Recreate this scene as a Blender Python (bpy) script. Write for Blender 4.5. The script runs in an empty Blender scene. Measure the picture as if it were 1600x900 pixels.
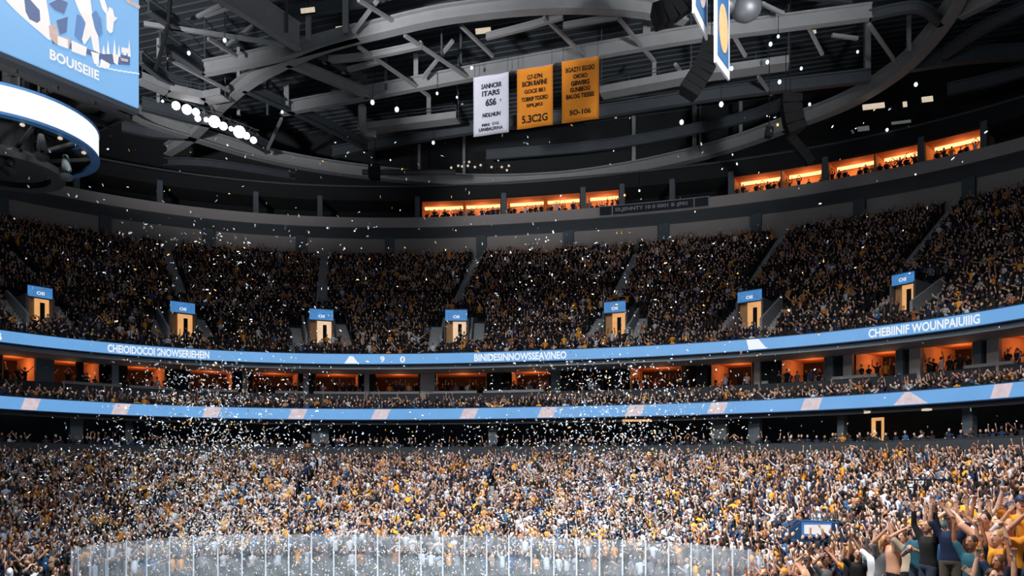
import bpy, bmesh, math, random
import numpy as np
from mathutils import Vector, Matrix
random.seed(7)
rng = np.random.default_rng(11)
SC = bpy.context.scene
COL = SC.collection
PI = math.pi

# ---------------------------------------------------------------- camera, world, lights, exposure
F = 1200.0            # focal length in pixels of the 1600 wide frame
HZ = 741.0            # row of the horizon
EYE = 6.2             # eye height above the ice
cam_d = bpy.data.cameras.new('camera')
cam = bpy.data.objects.new('camera', cam_d); COL.objects.link(cam)
cam.location = (0, 0, EYE); cam.rotation_euler = (PI/2, 0, 0)
cam_d.sensor_width = 36; cam_d.lens = 36*F/1600
cam_d.shift_y = (HZ-450)/1600
cam_d.clip_end = 400; cam_d.clip_start = .2
SC.camera = cam
SC.view_settings.view_transform = 'Standard'
SC.view_settings.look = 'None'
SC.view_settings.gamma = 1
SC.view_settings.use_curve_mapping = False
SC.view_settings.exposure = 0.0
W = bpy.data.worlds.new('ambient_fill'); SC.world = W; W.use_nodes = True
W.node_tree.nodes['Background'].inputs[0].default_value = (.42, .60, .88, 1)
W.node_tree.nodes['Background'].inputs[1].default_value = 0.15  # bluish ambient fill added all round to lift the dark stands

def area(name, loc, target, size, power, col=(1, 1, 1), spread=PI):
    l = bpy.data.lights.new(name, 'AREA'); l.shape = 'SQUARE'; l.size = size; l.energy = power; l.color = col; l.spread = spread
    o = bpy.data.objects.new(name, l); COL.objects.link(o)
    o.location = loc
    o.rotation_euler = (Vector(target)-Vector(loc)).to_track_quat('-Z', 'Y').to_euler()
    return o
# the bank of game lights hung over the rink, above the frame
SPR = math.radians(107)
area('rink_light', (-14, 26, 37), (-8, 40, 0), 4, 6100, (.93, .97, 1), SPR)
area('rink_light', (4, 22, 37), (4, 38, 0), 4, 6100, (.93, .97, 1), SPR)
area('rink_light', (12, 30, 37), (18, 36, 0), 3, 3200, (1, .96, .90), SPR)
area('rink_light', (-6, 6, 30), (8, 20, 0), 3, 3600, (1, .93, .85), SPR)
area('rink_light', (-24, 30, 37), (-28, 38, 0), 4, 3600, (.93, .97, 1), SPR)
# unseen fill lights added below the roof to brighten it
for x_, y_ in ((-20, 24), (-4, 22), (14, 24)):
    area('added_roof_fill', (x_, y_, 27), (x_*1.2, y_+22, 44), 3, 900, (.95, .97, 1))
area('added_fascia_fill', (-36, 16, 15), (-30, 78, 50), 2.5, 1600, (.97, .97, 1), math.radians(34))  # these unseen lights are added to lift the fascia and soffit
area('added_fascia_fill', (-20, 10, 15), (-6, 84, 52), 2.5, 1600, (.97, .97, 1), math.radians(34))
area('added_fascia_fill', (24, 8, 15), (12, 84, 52), 2.5, 1600, (.97, .97, 1), math.radians(34))
area('added_fascia_fill', (30, 2, 15), (50, 62, 50), 2.5, 900, (.97, .97, 1), math.radians(34))

# ---------------------------------------------------------------- colours and materials
def lin(c):
    return tuple(((v/255)/12.92 if v/255 <= .04045 else ((v/255+.055)/1.055)**2.4) for v in c)
def mat(name, rgb, rough=.7, metal=0., emit=0., noise=0., scale=8., alpha=None):
    m = bpy.data.materials.new(name); m.use_nodes = True
    nt = m.node_tree; b = nt.nodes['Principled BSDF']
    c = lin(rgb)
    b.inputs['Base Color'].default_value = (*c, 1); b.inputs['Roughness'].default_value = rough; b.inputs['Metallic'].default_value = metal
    if emit:
        b.inputs['Emission Color'].default_value = (*c, 1); b.inputs['Emission Strength'].default_value = emit
        b.inputs['Base Color'].default_value = (.01, .01, .01, 1)
    if noise:
        t = nt.nodes.new('ShaderNodeTexCoord'); n = nt.nodes.new('ShaderNodeTexNoise'); n.inputs['Scale'].default_value = scale; n.inputs['Detail'].default_value = 5
        r = nt.nodes.new('ShaderNodeMapRange'); r.inputs['To Min'].default_value = 1-noise; r.inputs['To Max'].default_value = 1+noise
        mx = nt.nodes.new('ShaderNodeVectorMath'); mx.operation = 'SCALE'; mx.inputs[0].default_value = c
        nt.links.new(t.outputs['Object'], n.inputs['Vector']); nt.links.new(n.outputs['Fac'], r.inputs['Value'])
        nt.links.new(r.outputs[0], mx.inputs['Scale'])
        nt.links.new(mx.outputs[0], b.inputs['Emission Color' if emit else 'Base Color'])
    return m
def info_mat(name, rough, tint=False):
    m = bpy.data.materials.new(name); m.use_nodes = True; nt = m.node_tree; b = nt.nodes['Principled BSDF']; b.inputs['Roughness'].default_value = rough
    oi = nt.nodes.new('ShaderNodeObjectInfo')
    if tint:
        a = nt.nodes.new('ShaderNodeAttribute'); a.attribute_name = 'tint'
        mx = nt.nodes.new('ShaderNodeVectorMath'); mx.operation = 'MULTIPLY'
        nt.links.new(oi.outputs['Color'], mx.inputs[0]); nt.links.new(a.outputs['Color'], mx.inputs[1]); nt.links.new(mx.outputs[0], b.inputs['Base Color'])
    else: nt.links.new(oi.outputs['Color'], b.inputs['Base Color'])
    return m
def attr_mat(name, attr='col', rough=.8):
    m = bpy.data.materials.new(name); m.use_nodes = True; nt = m.node_tree; b = nt.nodes['Principled BSDF']; b.inputs['Roughness'].default_value = rough
    a = nt.nodes.new('ShaderNodeAttribute'); a.attribute_name = attr
    nt.links.new(a.outputs['Color'], b.inputs['Base Color'])
    return m
M = dict(
    concrete=mat('concrete', (96, 98, 102), .85, noise=.25, scale=1.5),
    tread=mat('tier_concrete', (56, 60, 66), .9, noise=.2, scale=2),
    stair=mat('stair_concrete', (160, 162, 164), .85, noise=.3, scale=4),
    fascia=mat('fascia_paint', (156, 150, 148), .8, noise=.06, scale=1),
    soffit=mat('soffit_paint', (128, 138, 146), .8, noise=.05, scale=1),
    panel=mat('wall_panel', (160, 152, 148), .85, noise=.08, scale=1),
    pilaster=mat('pilaster_paint', (86, 96, 102), .85, noise=.05, scale=1),
    dark=mat('dark_wall', (22, 24, 27), .9, noise=.2, scale=1),
    darker=mat('black_wall', (9, 11, 13), .9),
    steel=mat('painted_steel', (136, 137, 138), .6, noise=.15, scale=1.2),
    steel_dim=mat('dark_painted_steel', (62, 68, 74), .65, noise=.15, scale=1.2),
    deck=mat('roof_deck', (46, 52, 58), .8, noise=.3, scale=.6),
    purlin=mat('purlin_steel', (62, 68, 74), .7),
    black=mat('black_metal', (5, 6, 7), .85),
    grey=mat('grey_metal', (130, 132, 136), .45, metal=.5),
    pale=mat('pale_metal', (190, 196, 204), .4, metal=.2),
    board=mat('rink_board_white', (225, 228, 232), .4),
    ice=mat('ice', (225, 235, 242), .25, noise=.04, scale=.5),
    kick=mat('kickplate_yellow', (214, 172, 60), .5),
    led=mat('led_sky_blue', (108, 168, 226), .5, emit=.95, noise=.10, scale=.6),
    led_white=mat('led_white', (236, 240, 248), .5, emit=1.0),
    led_pink=mat('led_pale_pink', (226, 208, 214), .5, emit=.85, noise=.35, scale=3),
    screen=mat('screen_blue', (112, 174, 230), .5, emit=1.0, noise=.10, scale=.4),
    screen_mid=mat('screen_mid_blue', (66, 122, 188), .5, emit=.95, noise=.3, scale=2),
    screen_navy=mat('screen_navy', (52, 84, 142), .5, emit=.9, noise=.3, scale=2),
    screen_white=mat('screen_white', (240, 234, 232), .5, emit=1.0, noise=.12, scale=1.5),
    screen_tan=mat('screen_tan', (206, 178, 166), .5, emit=.9, noise=.3, scale=3),
    ring_white=mat('ring_white', (246, 248, 252), .5, emit=1.05),
    sign=mat('sign_blue', (76, 142, 208), .5, emit=.8, noise=.35, scale=3),
    frame_blue=mat('frame_blue', (24, 66, 104), .5),
    navy=mat('navy_wall', (18, 62, 104), .6, noise=.15, scale=2),
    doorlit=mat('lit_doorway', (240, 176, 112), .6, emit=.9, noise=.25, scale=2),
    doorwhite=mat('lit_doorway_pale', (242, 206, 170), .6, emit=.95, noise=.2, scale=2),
    warmwall=mat('suite_wall', (214, 160, 112), .8, noise=.2, scale=1.2),
    warmceil=mat('suite_ceiling', (206, 124, 72), .8, noise=.15, scale=1.5),
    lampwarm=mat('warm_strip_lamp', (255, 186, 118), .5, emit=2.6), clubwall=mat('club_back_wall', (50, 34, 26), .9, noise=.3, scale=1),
    lampwhite=mat('flood_lens', (255, 250, 255), .5, emit=14),
    bulb=mat('bulb_glow', (214, 238, 255), .5, emit=1.6),
    bulbwarm=mat('bulb_warm', (255, 190, 90), .5, emit=2),
    panelamp_dim=mat('panel_lamp_dim', (150, 156, 160), .5, emit=.3, noise=.2, scale=4), panelamp=mat('panel_lamp', (238, 220, 196), .5, emit=.75, noise=.2, scale=4),
    banner_white=mat('banner_white', (226, 226, 238), .8, noise=.06, scale=2),
    banner_gold=mat('banner_gold', (248, 152, 40), .8, noise=.06, scale=2),
    ink=mat('banner_ink', (26, 20, 16), .8),
    ink_grey=mat('banner_ink_grey', (44, 46, 56), .8),
    pic_tan=mat('picture_tan', (220, 166, 120), .7, noise=.3, scale=5),
    pic_blue=mat('picture_blue', (50, 100, 150), .7, noise=.2, scale=3),
    sign_dark=mat('sign_dark', (22, 26, 32), .6),
    sign_text=mat('sign_text_grey', (150, 156, 166), .6),
    cloth=info_mat('cloth', .85), skin=info_mat('skin', .55, True), hair=info_mat('hair', .6),
    crowd=attr_mat('crowd_cloth_and_skin'), paper=info_mat('paper', .6), papers=attr_mat('papers', rough=.6),
)
def glass_mat():
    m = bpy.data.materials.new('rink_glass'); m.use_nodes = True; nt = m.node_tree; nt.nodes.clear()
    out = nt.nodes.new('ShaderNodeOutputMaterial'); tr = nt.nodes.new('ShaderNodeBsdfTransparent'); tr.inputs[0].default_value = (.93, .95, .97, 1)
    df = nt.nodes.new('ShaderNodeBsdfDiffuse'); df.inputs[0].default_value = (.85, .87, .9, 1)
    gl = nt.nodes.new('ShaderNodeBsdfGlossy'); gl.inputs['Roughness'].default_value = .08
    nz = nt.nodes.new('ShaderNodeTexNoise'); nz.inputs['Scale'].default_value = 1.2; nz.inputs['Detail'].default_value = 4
    rp = nt.nodes.new('ShaderNodeMapRange'); rp.inputs['From Min'].default_value = .35; rp.inputs['From Max'].default_value = .7; rp.inputs['To Min'].default_value = .02; rp.inputs['To Max'].default_value = .15  # pale diffuse share paints patchy haze into the panes
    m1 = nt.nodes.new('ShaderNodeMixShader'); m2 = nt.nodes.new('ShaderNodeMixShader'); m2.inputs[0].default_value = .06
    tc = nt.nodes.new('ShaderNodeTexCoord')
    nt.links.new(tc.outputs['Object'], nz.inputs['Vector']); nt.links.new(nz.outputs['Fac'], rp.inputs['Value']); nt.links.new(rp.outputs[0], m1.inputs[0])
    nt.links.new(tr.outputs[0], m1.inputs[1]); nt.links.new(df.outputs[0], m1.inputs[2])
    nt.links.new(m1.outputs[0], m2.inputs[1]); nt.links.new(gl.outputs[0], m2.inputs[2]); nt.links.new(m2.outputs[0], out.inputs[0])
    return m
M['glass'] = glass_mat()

# ---------------------------------------------------------------- mesh helpers
class MB:
    def __init__(s): s.v = []; s.f = []; s.m = []
    def add(s, vs, fs, mi=0):
        b = len(s.v); s.v += [tuple(v) for v in vs]; s.f += [tuple(i+b for i in f) for f in fs]; s.m += [mi]*len(fs); return s
    def box(s, c, size, ax=None, mi=0):
        # ax: (X, Y, Z) unit vectors
        X, Y, Z = ax or (Vector((1, 0, 0)), Vector((0, 1, 0)), Vector((0, 0, 1)))
        c = Vector(c); hx, hy, hz = size[0]/2, size[1]/2, size[2]/2
        vs = [c+X*(i*hx)+Y*(j*hy)+Z*(k*hz) for k in (-1, 1) for j in (-1, 1) for i in (-1, 1)]
        return s.add(vs, [(0, 2, 3, 1), (4, 5, 7, 6), (0, 1, 5, 4), (2, 6, 7, 3), (0, 4, 6, 2), (1, 3, 7, 5)], mi)
    def bar(s, a, b, w, h, mi=0, up=(0, 0, 1)):
        a = Vector(a); b = Vector(b); d = (b-a); L = d.length; d.normalize()
        u = Vector(up)
        if abs(d.dot(u)) > .99: u = Vector((0, 1, 0))
        x = d.cross(u).normalized(); z = x.cross(d).normalized()
        return s.box((a+b)/2, (w, L, h), (x, d, z), mi)
    def tube(s, pts, r, n=8, mi=0, rs=None):
        pts = [Vector(p) for p in pts]; rings = []
        for i, p in enumerate(pts):
            d = (pts[min(i+1, len(pts)-1)]-pts[max(i-1, 0)]).normalized()
            u = Vector((0, 0, 1)) if abs(d.z) < .9 else Vector((0, 1, 0))
            x = d.cross(u).normalized(); y = x.cross(d).normalized(); rr = rs[i] if rs else r
            rings.append([p+x*(math.cos(2*PI*k/n)*rr)+y*(math.sin(2*PI*k/n)*rr) for k in range(n)])
        vs = [v for q in rings for v in q]; fs = []
        for i in range(len(pts)-1):
            for k in range(n):
                k2 = (k+1) % n; fs.append((i*n+k, i*n+k2, (i+1)*n+k2, (i+1)*n+k))
        fs.append(tuple(range(n))[::-1]); fs.append(tuple((len(pts)-1)*n+k for k in range(n)))
        return s.add(vs, fs, mi)
    def ell(s, c, r, nu=12, nv=8, mi=0, R=None):
        vs = [Vector((0, 0, -r[2]))]
        for j in range(1, nv):
            a = -PI/2+PI*j/nv
            for i in range(nu):
                b = 2*PI*i/nu; vs.append(Vector((r[0]*math.cos(a)*math.cos(b), r[1]*math.cos(a)*math.sin(b), r[2]*math.sin(a))))
        vs.append(Vector((0, 0, r[2]))); fs = []
        for i in range(nu):
            fs.append((0, 1+(i+1) % nu, 1+i)); fs.append((len(vs)-1, len(vs)-1-nu+i, len(vs)-1-nu+(i+1) % nu))
            for j in range(nv-2): a = 1+j*nu; fs.append((a+i, a+(i+1) % nu, a+nu+(i+1) % nu, a+nu+i))
        if R: vs = [R @ v for v in vs]
        return s.add([Vector(c)+v for v in vs], fs, mi)
    def mesh(s, name, mats, smooth=False):
        me = bpy.data.meshes.new(name); me.from_pydata(s.v, [], s.f)
        for m in (mats if isinstance(mats, (list, tuple)) else [mats]): me.materials.append(M[m] if isinstance(m, str) else m)
        me.polygons.foreach_set('material_index', s.m)
        if smooth: me.polygons.foreach_set('use_smooth', [True]*len(s.f))
        me.update(); return me
    def build(s, name, mats, parent=None, smooth=False):
        return ob(name, s.mesh(name, mats, smooth), parent)
def ob(name, me, parent=None):
    o = bpy.data.objects.new(name, me); COL.objects.link(o)
    if parent is not None: o.parent = parent
    return o
def tag(o, label=None, cat=None, group=None, kind=None):
    if label: o['label'] = label
    if cat: o['category'] = cat
    if group: o['group'] = group
    if kind: o['kind'] = kind
    return o
def empty(name, loc, label, cat, group=None):
    o = bpy.data.objects.new(name, None); COL.objects.link(o); o.location = loc; o.empty_display_size = .2
    tag(o, label, cat, group); return o
def reparent(root):
    """children built in world coordinates are kept where they are"""
    inv = Matrix.Translation(-Vector(root.location))
    for c in COL.objects:
        if c.parent is root: c.matrix_parent_inverse = inv
def struct(o): o['kind'] = 'structure'; return o

# ---------------------------------------------------------------- plan of the bowl: rounded rings about one centre
A0, B0, NN, CX, CY, TH = 37.03, 29.99, 2.421, -4.509, 33.473, -.215
cT, sT = math.cos(TH), math.sin(TH)
def ring(phi, off):
    phi = np.asarray(phi, float)
    r = (np.abs(np.cos(phi)/(A0+off))**NN+np.abs(np.sin(phi)/(B0+off))**NN)**(-1/NN)
    u, v = r*np.cos(phi), r*np.sin(phi)
    return cT*u-sT*v+CX, sT*u+cT*v+CY
def rp(phi, off, z):
    x, y = ring(phi, off); return Vector((float(x), float(y), z+EYE))
def phi_of(x, off):
    """angle at which the sight line through column x meets the ring"""
    dx = (x-800)/F; lo, hi = 20., 300.
    for _ in range(50):
        m = (lo+hi)/2; X, Y = dx*m-CX, m-CY; u, v = cT*X+sT*Y, -sT*X+cT*Y
        if abs(u/(A0+off))**NN+abs(v/(B0+off))**NN > 1: hi = m
        else: lo = m
    return math.atan2(v, u)
def off_of(X, Y):
    X = X-CX; Y = Y-CY; u, v = cT*X+sT*Y, -sT*X+cT*Y
    lo = np.full_like(u, -28.); hi = np.full_like(u, 60.)
    for _ in range(40):
        m = (lo+hi)/2; k = np.abs(u/(A0+m))**NN+np.abs(v/(B0+m))**NN > 1
        lo = np.where(k, m, lo); hi = np.where(k, hi, m)
    return lo
PH0, PH1 = math.radians(-48), math.radians(212)
def sweep(prof, p0=PH0, p1=PH1, n=220, mb=None, mi=0, closed=False):
    """prof: [(off, z above eye)...] swept round the bowl"""
    mb = mb or MB(); ph = np.linspace(p0, p1, n); cols = []
    for off, z in prof:
        x, y = ring(ph, off); cols.append([(float(a), float(b), z+EYE) for a, b in zip(x, y)])
    k = len(prof); vs = [cols[j][i] for i in range(n) for j in range(k)]; fs = []
    for i in range(n-1):
        for j in range(k if closed else k-1):
            j2 = (j+1) % k; fs.append((i*k+j, (i+1)*k+j, (i+1)*k+j2, i*k+j2))
    if closed: fs.append(tuple(range(k))); fs.append(tuple((n-1)*k+j for j in range(k))[::-1])
    return mb.add(vs, fs, mi)
def bx(o0, z0, o1, z1): return [(o0, z0), (o1, z0), (o1, z1), (o0, z1)]
def px(x, y, z):
    """point at height z (above the eye) seen at column x, row y"""
    D = z*F/(HZ-y); return Vector(((x-800)/F*D, D, z+EYE))
def pd(x, y, D): return Vector(((x-800)/F*D, D, (HZ-y)/F*D+EYE))

LOW0, LOW1 = -21., -.8
def zlow(off): return -5.2+(off-LOW0)*5.4/20.2
UP0, UP1 = 2.2, 26.6
def zup(off): return 9.35+(off-UP0)*.655
MID0, MID1 = .7, 4.3
def zmid(off): return 4.3+(off-MID0)*.30
def on_deck(x, y, zf, o0, o1):
    """point of a tier's surface seen at (x, y)"""
    best = None
    for o in np.linspace(o0, o1, 200):
        p = phi_of(x, o); X, Y = ring(p, o); yy = HZ-zf(o)*F/float(Y)
        if best is None or abs(yy-y) < best[0]: best = (abs(yy-y), o, p)
    return best[1], best[2]

# ---------------------------------------------------------------- setting: tiers, walls, roof
def stepped(zf, o0, o1, n):
    pr = []; d = (o1-o0)/n
    for i in range(n):
        pr += [(o0+i*d, zf(o0+i*d)), (o0+(i+1)*d, zf(o0+i*d))]
    pr.append((o1, zf(o1))); return pr
mb = sweep([(LOW0-1.05, -EYE+.02), (LOW0-1.05, -5.85), (LOW0-.05, -5.85), (LOW0-.05, -5.2)]+stepped(zlow, LOW0, LOW1, 25)+[(LOW1, 2.25), (LOW1+.25, 2.25), (LOW1+.25, 1.1), (6.5, 1.1)], math.radians(-62), PH1, n=300)
TR = 14.8     # nearer than this the stand drops to the terrace in front of the camera
def zcam(d): return -2.25-(TR-d)*.50
keep_ = []
for f in mb.f:
    c_ = sum((Vector(mb.v[i]) for i in f), Vector())/len(f)
    d_ = math.hypot(c_.x, c_.y)
    if not (d_ < TR and c_.z-EYE > zcam(d_)-.05): keep_.append(f)
mb.f = keep_; mb.m = [0]*len(keep_)
struct(mb.build('floor_lower_tier', 'tread'))
mb = MB()
for k in range(14):   # terrace steps
    r0, r1 = TR-.5*(k+1), TR-.5*k; z = zcam(r0+.25)+EYE; aa = np.linspace(math.radians(-8), math.radians(60), 24)
    a_ = [(r*math.sin(t), r*math.cos(t), zz) for r, zz in ((r0, z), (r1, z), (r1, z+.27)) for t in aa]
    mb.add(a_, [(j*24+i, j*24+i+1, (j+1)*24+i+1, (j+1)*24+i) for j in (0, 1) for i in range(23)])
# drop the parts of the terrace that would stand above the main stand
X_ = np.array([v[0] for v in mb.v]); Y_ = np.array([v[1] for v in mb.v]); mb_f = []

o = sweep(bx(LOW1-.03, 1.45, LOW1+.28, 2.2)).build('wall_lower_tier', 'fascia'); struct(o)
struct(sweep([(6.5, 1.0), (6.5, 4.7), (0.3, 4.6)]).build('wall_concourse', 'steel_dim'))
struct(sweep([(.35, 5.4), (.35, 4.2)]+stepped(zmid, MID0, MID1, 4)+[(MID1, 7.2), (MID1+.2, 7.2), (MID1+.2, 6.4), (9.5, 6.4), (9.5, 9.5), (4.2, 9.5)]).build('floor_middle_tier', 'tread'))
struct(sweep([(1.3, 9.36), (4.6, 9.3), (4.6, 9.0), (1.3, 9.0)], closed=True).build('trim_1', 'soffit'))
struct(sweep([(1.1, 10.3), (1.25, 10.3), (1.25, 9.3), (UP0, 9.3)]+stepped(zup, UP0, UP1, 29)+[(27.3, zup(UP1))], n=260).build('floor_upper_tier', 'tread'))
struct(sweep([(27.2, 24.5), (27.2, 28.4)], n=260).build('wall_upper', 'panel'))
struct(sweep([(23.25, 28.3), (27.2, 28.25)], n=260).build('ceiling_soffit', 'soffit'))
struct(sweep(bx(23, 28.26, 23.3, 29.4), n=260, closed=True).build('trim_2', 'fascia'))
struct(sweep([(23.25, 29.2), (27.5, 29.2), (27.5, 41.2)], n=260).build('wall_suite_level', 'dark'))
struct(sweep(bx(23.6, 31.55, 27.5, 33.0), n=260, closed=True).build('trim_3', 'dark'))
struct(sweep([(23.5, 33.05), (23.5, 33.25), (23.7, 33.25)], n=260).build('trim_4', 'steel_dim'))
for i, x in enumerate((2, 164, 325, 470, 609, 752, 889, 1038, 1182, 1344, 1515)):
    p = phi_of(x, 27); a = rp(p, 27.05, 24.2); b = rp(p, 27.05, 28.3); c = rp(p, 26.3, 26)
    n_ = (Vector((a.x, a.y, 0))-Vector((c.x, c.y, 0))).normalized(); t_ = Vector((-n_.y, n_.x, 0))
    struct(MB().box((a+b)/2-n_*.2, (1.15, .55, 4.2), (t_, n_, Vector((0, 0, 1)))).build('trim_pilaster', 'pilaster'))
# floor of the hall and the ice
Z_ = np.array([v[2] for v in mb.v])-EYE; up_ = Z_ < zlow(off_of(X_, Y_))-.02
mb.f = [f for f in mb.f if all(up_[i] for i in f)]; mb.m = [0]*len(mb.f)
struct(mb.build('floor_near_terrace', 'tread'))
ph = np.linspace(0, 2*PI, 160, endpoint=False)
X, Y = ring(ph, -22.3)
struct(MB().add([(float(a), float(b), .0) for a, b in zip(X, Y)], [tuple(range(160))]).build('floor_ice', 'ice'))
struct(MB().box((0, 35, -.08), (150, 150, .1)).build('floor', 'tread'))
# roof deck with its ribs
X, Y = ring(ph, 30)
vs = [(float(a), float(b), EYE+41.0) for a, b in zip(X, Y)]+[(float(a), float(b), EYE+41.4) for a, b in zip(X, Y)]
struct(MB().add(vs, [tuple(range(160))[::-1], tuple(range(160, 320))]+[(i, (i+1) % 160, 160+(i+1) % 160, 160+i) for i in range(160)]).build('ceiling', 'deck'))
gd = Vector((cT*1, -.30, 0)).normalized(); gn = Vector((.30, .95, 0)).normalized()
mb = MB()
for k in range(-40, 56):
    c = Vector((0, 62, EYE+40.93))+gn*(k*.9)
    mb.bar(c-gd*60, c+gd*60, .09, .13)
struct(mb.build('ceiling_ribs', 'purlin'))
mb = MB()

# ---------------------------------------------------------------- roof steel
ZB = 34.0
def ibeam(pts, w, h, name='roof_beam', m='steel', tf=.14, tw=.18, tri=False):
    """I section; pts are the centre of the under side"""
    pts = [Vector(p) for p in pts]; mb = MB(); prof = [(-w/2, 0), (w/2, 0), (w/2, tf), (tw/2, tf), (tw/2, h-tf), (w/2, h-tf), (w/2, h), (-w/2, h), (-w/2, h-tf), (-tw/2, h-tf), (-tw/2, tf), (-w/2, tf)]
    n = len(pts); k = len(prof); vs = []
    for i, p in enumerate(pts):
        d = (pts[min(i+1, n-1)]-pts[max(i-1, 0)]); d.z = 0; d.normalize(); s_ = Vector((d.y, -d.x, 0))
        vs += [p+s_*a+Vector((0, 0, b)) for a, b in prof]
    fs = [(i*k+j, i*k+(j+1) % k, (i+1)*k+(j+1) % k, (i+1)*k+j) for i in range(n-1) for j in range(k)]
    mb.add(vs, fs)
    mb.add([vs[j] for j in range(k)]+[vs[(n-1)*k+j] for j in range(k)], [tuple(range(k))[::-1], tuple(range(k, 2*k))])
    # web stiffeners
    return struct(mb.build(name, m))
def spline(P, n=8):
    P = [Vector(p) for p in P]; Q = [P[0]*2-P[1]]+P+[P[-1]*2-P[-2]]; out = []
    for i in range(1, len(Q)-2):
        for k in range(n):
            t = k/n; a, b, c, d = Q[i-1:i+3]
            out.append(.5*((2*b)+(c-a)*t+(2*a-5*b+4*c-d)*t*t+(3*b-a-3*c+d)*t**3))
    out.append(P[-1]); return out
def pl(P, z=ZB): return [px(x, y, z) for x, y in P]
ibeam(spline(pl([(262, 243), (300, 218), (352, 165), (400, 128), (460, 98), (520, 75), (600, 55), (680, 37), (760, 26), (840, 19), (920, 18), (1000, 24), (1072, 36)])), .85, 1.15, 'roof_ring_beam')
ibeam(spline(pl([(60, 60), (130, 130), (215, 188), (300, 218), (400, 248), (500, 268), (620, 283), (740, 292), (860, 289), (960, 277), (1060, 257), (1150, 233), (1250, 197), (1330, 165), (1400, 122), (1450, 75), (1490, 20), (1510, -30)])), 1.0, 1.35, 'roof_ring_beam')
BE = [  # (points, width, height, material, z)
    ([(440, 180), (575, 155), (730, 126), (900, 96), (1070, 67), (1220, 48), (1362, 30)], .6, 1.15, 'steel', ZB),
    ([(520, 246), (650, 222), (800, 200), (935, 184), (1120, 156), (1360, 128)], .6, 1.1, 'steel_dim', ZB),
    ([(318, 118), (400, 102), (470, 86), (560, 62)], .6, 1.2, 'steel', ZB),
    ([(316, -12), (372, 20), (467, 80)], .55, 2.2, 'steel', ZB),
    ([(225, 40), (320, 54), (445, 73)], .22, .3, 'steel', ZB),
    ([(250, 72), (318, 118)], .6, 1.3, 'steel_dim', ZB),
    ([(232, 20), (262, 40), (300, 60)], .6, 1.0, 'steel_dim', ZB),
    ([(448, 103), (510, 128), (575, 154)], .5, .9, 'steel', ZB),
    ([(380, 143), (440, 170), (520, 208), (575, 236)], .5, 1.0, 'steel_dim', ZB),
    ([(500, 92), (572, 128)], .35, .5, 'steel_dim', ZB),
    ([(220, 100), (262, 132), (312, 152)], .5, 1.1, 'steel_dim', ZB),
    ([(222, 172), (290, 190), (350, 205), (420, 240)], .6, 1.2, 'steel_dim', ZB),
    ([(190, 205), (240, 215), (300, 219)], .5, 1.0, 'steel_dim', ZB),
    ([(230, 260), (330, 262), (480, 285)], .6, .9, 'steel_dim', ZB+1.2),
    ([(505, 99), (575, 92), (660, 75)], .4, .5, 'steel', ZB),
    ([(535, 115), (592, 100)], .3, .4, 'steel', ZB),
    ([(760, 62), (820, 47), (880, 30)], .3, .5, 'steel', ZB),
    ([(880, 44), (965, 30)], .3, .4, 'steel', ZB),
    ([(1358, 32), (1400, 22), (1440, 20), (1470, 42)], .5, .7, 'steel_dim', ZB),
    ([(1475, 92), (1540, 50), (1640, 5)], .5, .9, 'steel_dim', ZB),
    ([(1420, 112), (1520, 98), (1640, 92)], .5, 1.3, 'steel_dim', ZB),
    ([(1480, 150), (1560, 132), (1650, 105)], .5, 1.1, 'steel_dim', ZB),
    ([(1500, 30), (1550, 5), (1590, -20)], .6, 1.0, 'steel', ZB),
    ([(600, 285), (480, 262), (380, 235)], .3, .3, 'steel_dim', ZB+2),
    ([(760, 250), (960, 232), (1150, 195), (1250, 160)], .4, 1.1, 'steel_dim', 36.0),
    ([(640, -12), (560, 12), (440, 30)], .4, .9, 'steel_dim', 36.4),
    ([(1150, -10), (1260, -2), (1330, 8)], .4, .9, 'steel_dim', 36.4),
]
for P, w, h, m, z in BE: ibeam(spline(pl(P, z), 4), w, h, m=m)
# thin braces and hangers
BR = [((560, 0), (632, 44), 0, 1.0), ((632, 55), (735, 124), 0, 0), ((560, 73), (650, 135), 0, 0), ((650, 135), (670, 150), 0, 0), ((850, 27), (912, 87), 0, 0), ((966, 28), (1008, 79), 0, 0), ((1008, 79), (1022, 95), 0, 0),
      ((590, 0), (552, 50), 1, 0), ((660, 122), (708, 63), 0, 1.5), ((440, 185), (415, 240), .3, 0), ((1358, 38), (1400, 98), 0, 0), ((262, 92), (358, 142), 0, 0), ((325, 60), (370, 88), 0, 0), ((345, 78), (395, 40), 0, 2),
      ((1140, 45), (1165, 88), 1, 0), ((1190, 5), (1225, 22), 1, 0), ((1262, 40), (1285, 85), 1, 0), ((1185, 120), (1205, 148), 0, 0), ((1300, 55), (1340, 60), 0, 0), ((720, 40), (770, 88), 1.5, 1.0), ((300, 30), (345, 8), 2, 2), ((320, 25), (390, 0), 2, 2),
      ((1055, 100), (1090, 150), .5, .5)]
for (a, b, za, zb) in BR:
    struct(MB().bar(px(*a, ZB+.15+za), px(*b, ZB+.15+zb), .24, .24).build('roof_brace', 'steel'))
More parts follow.
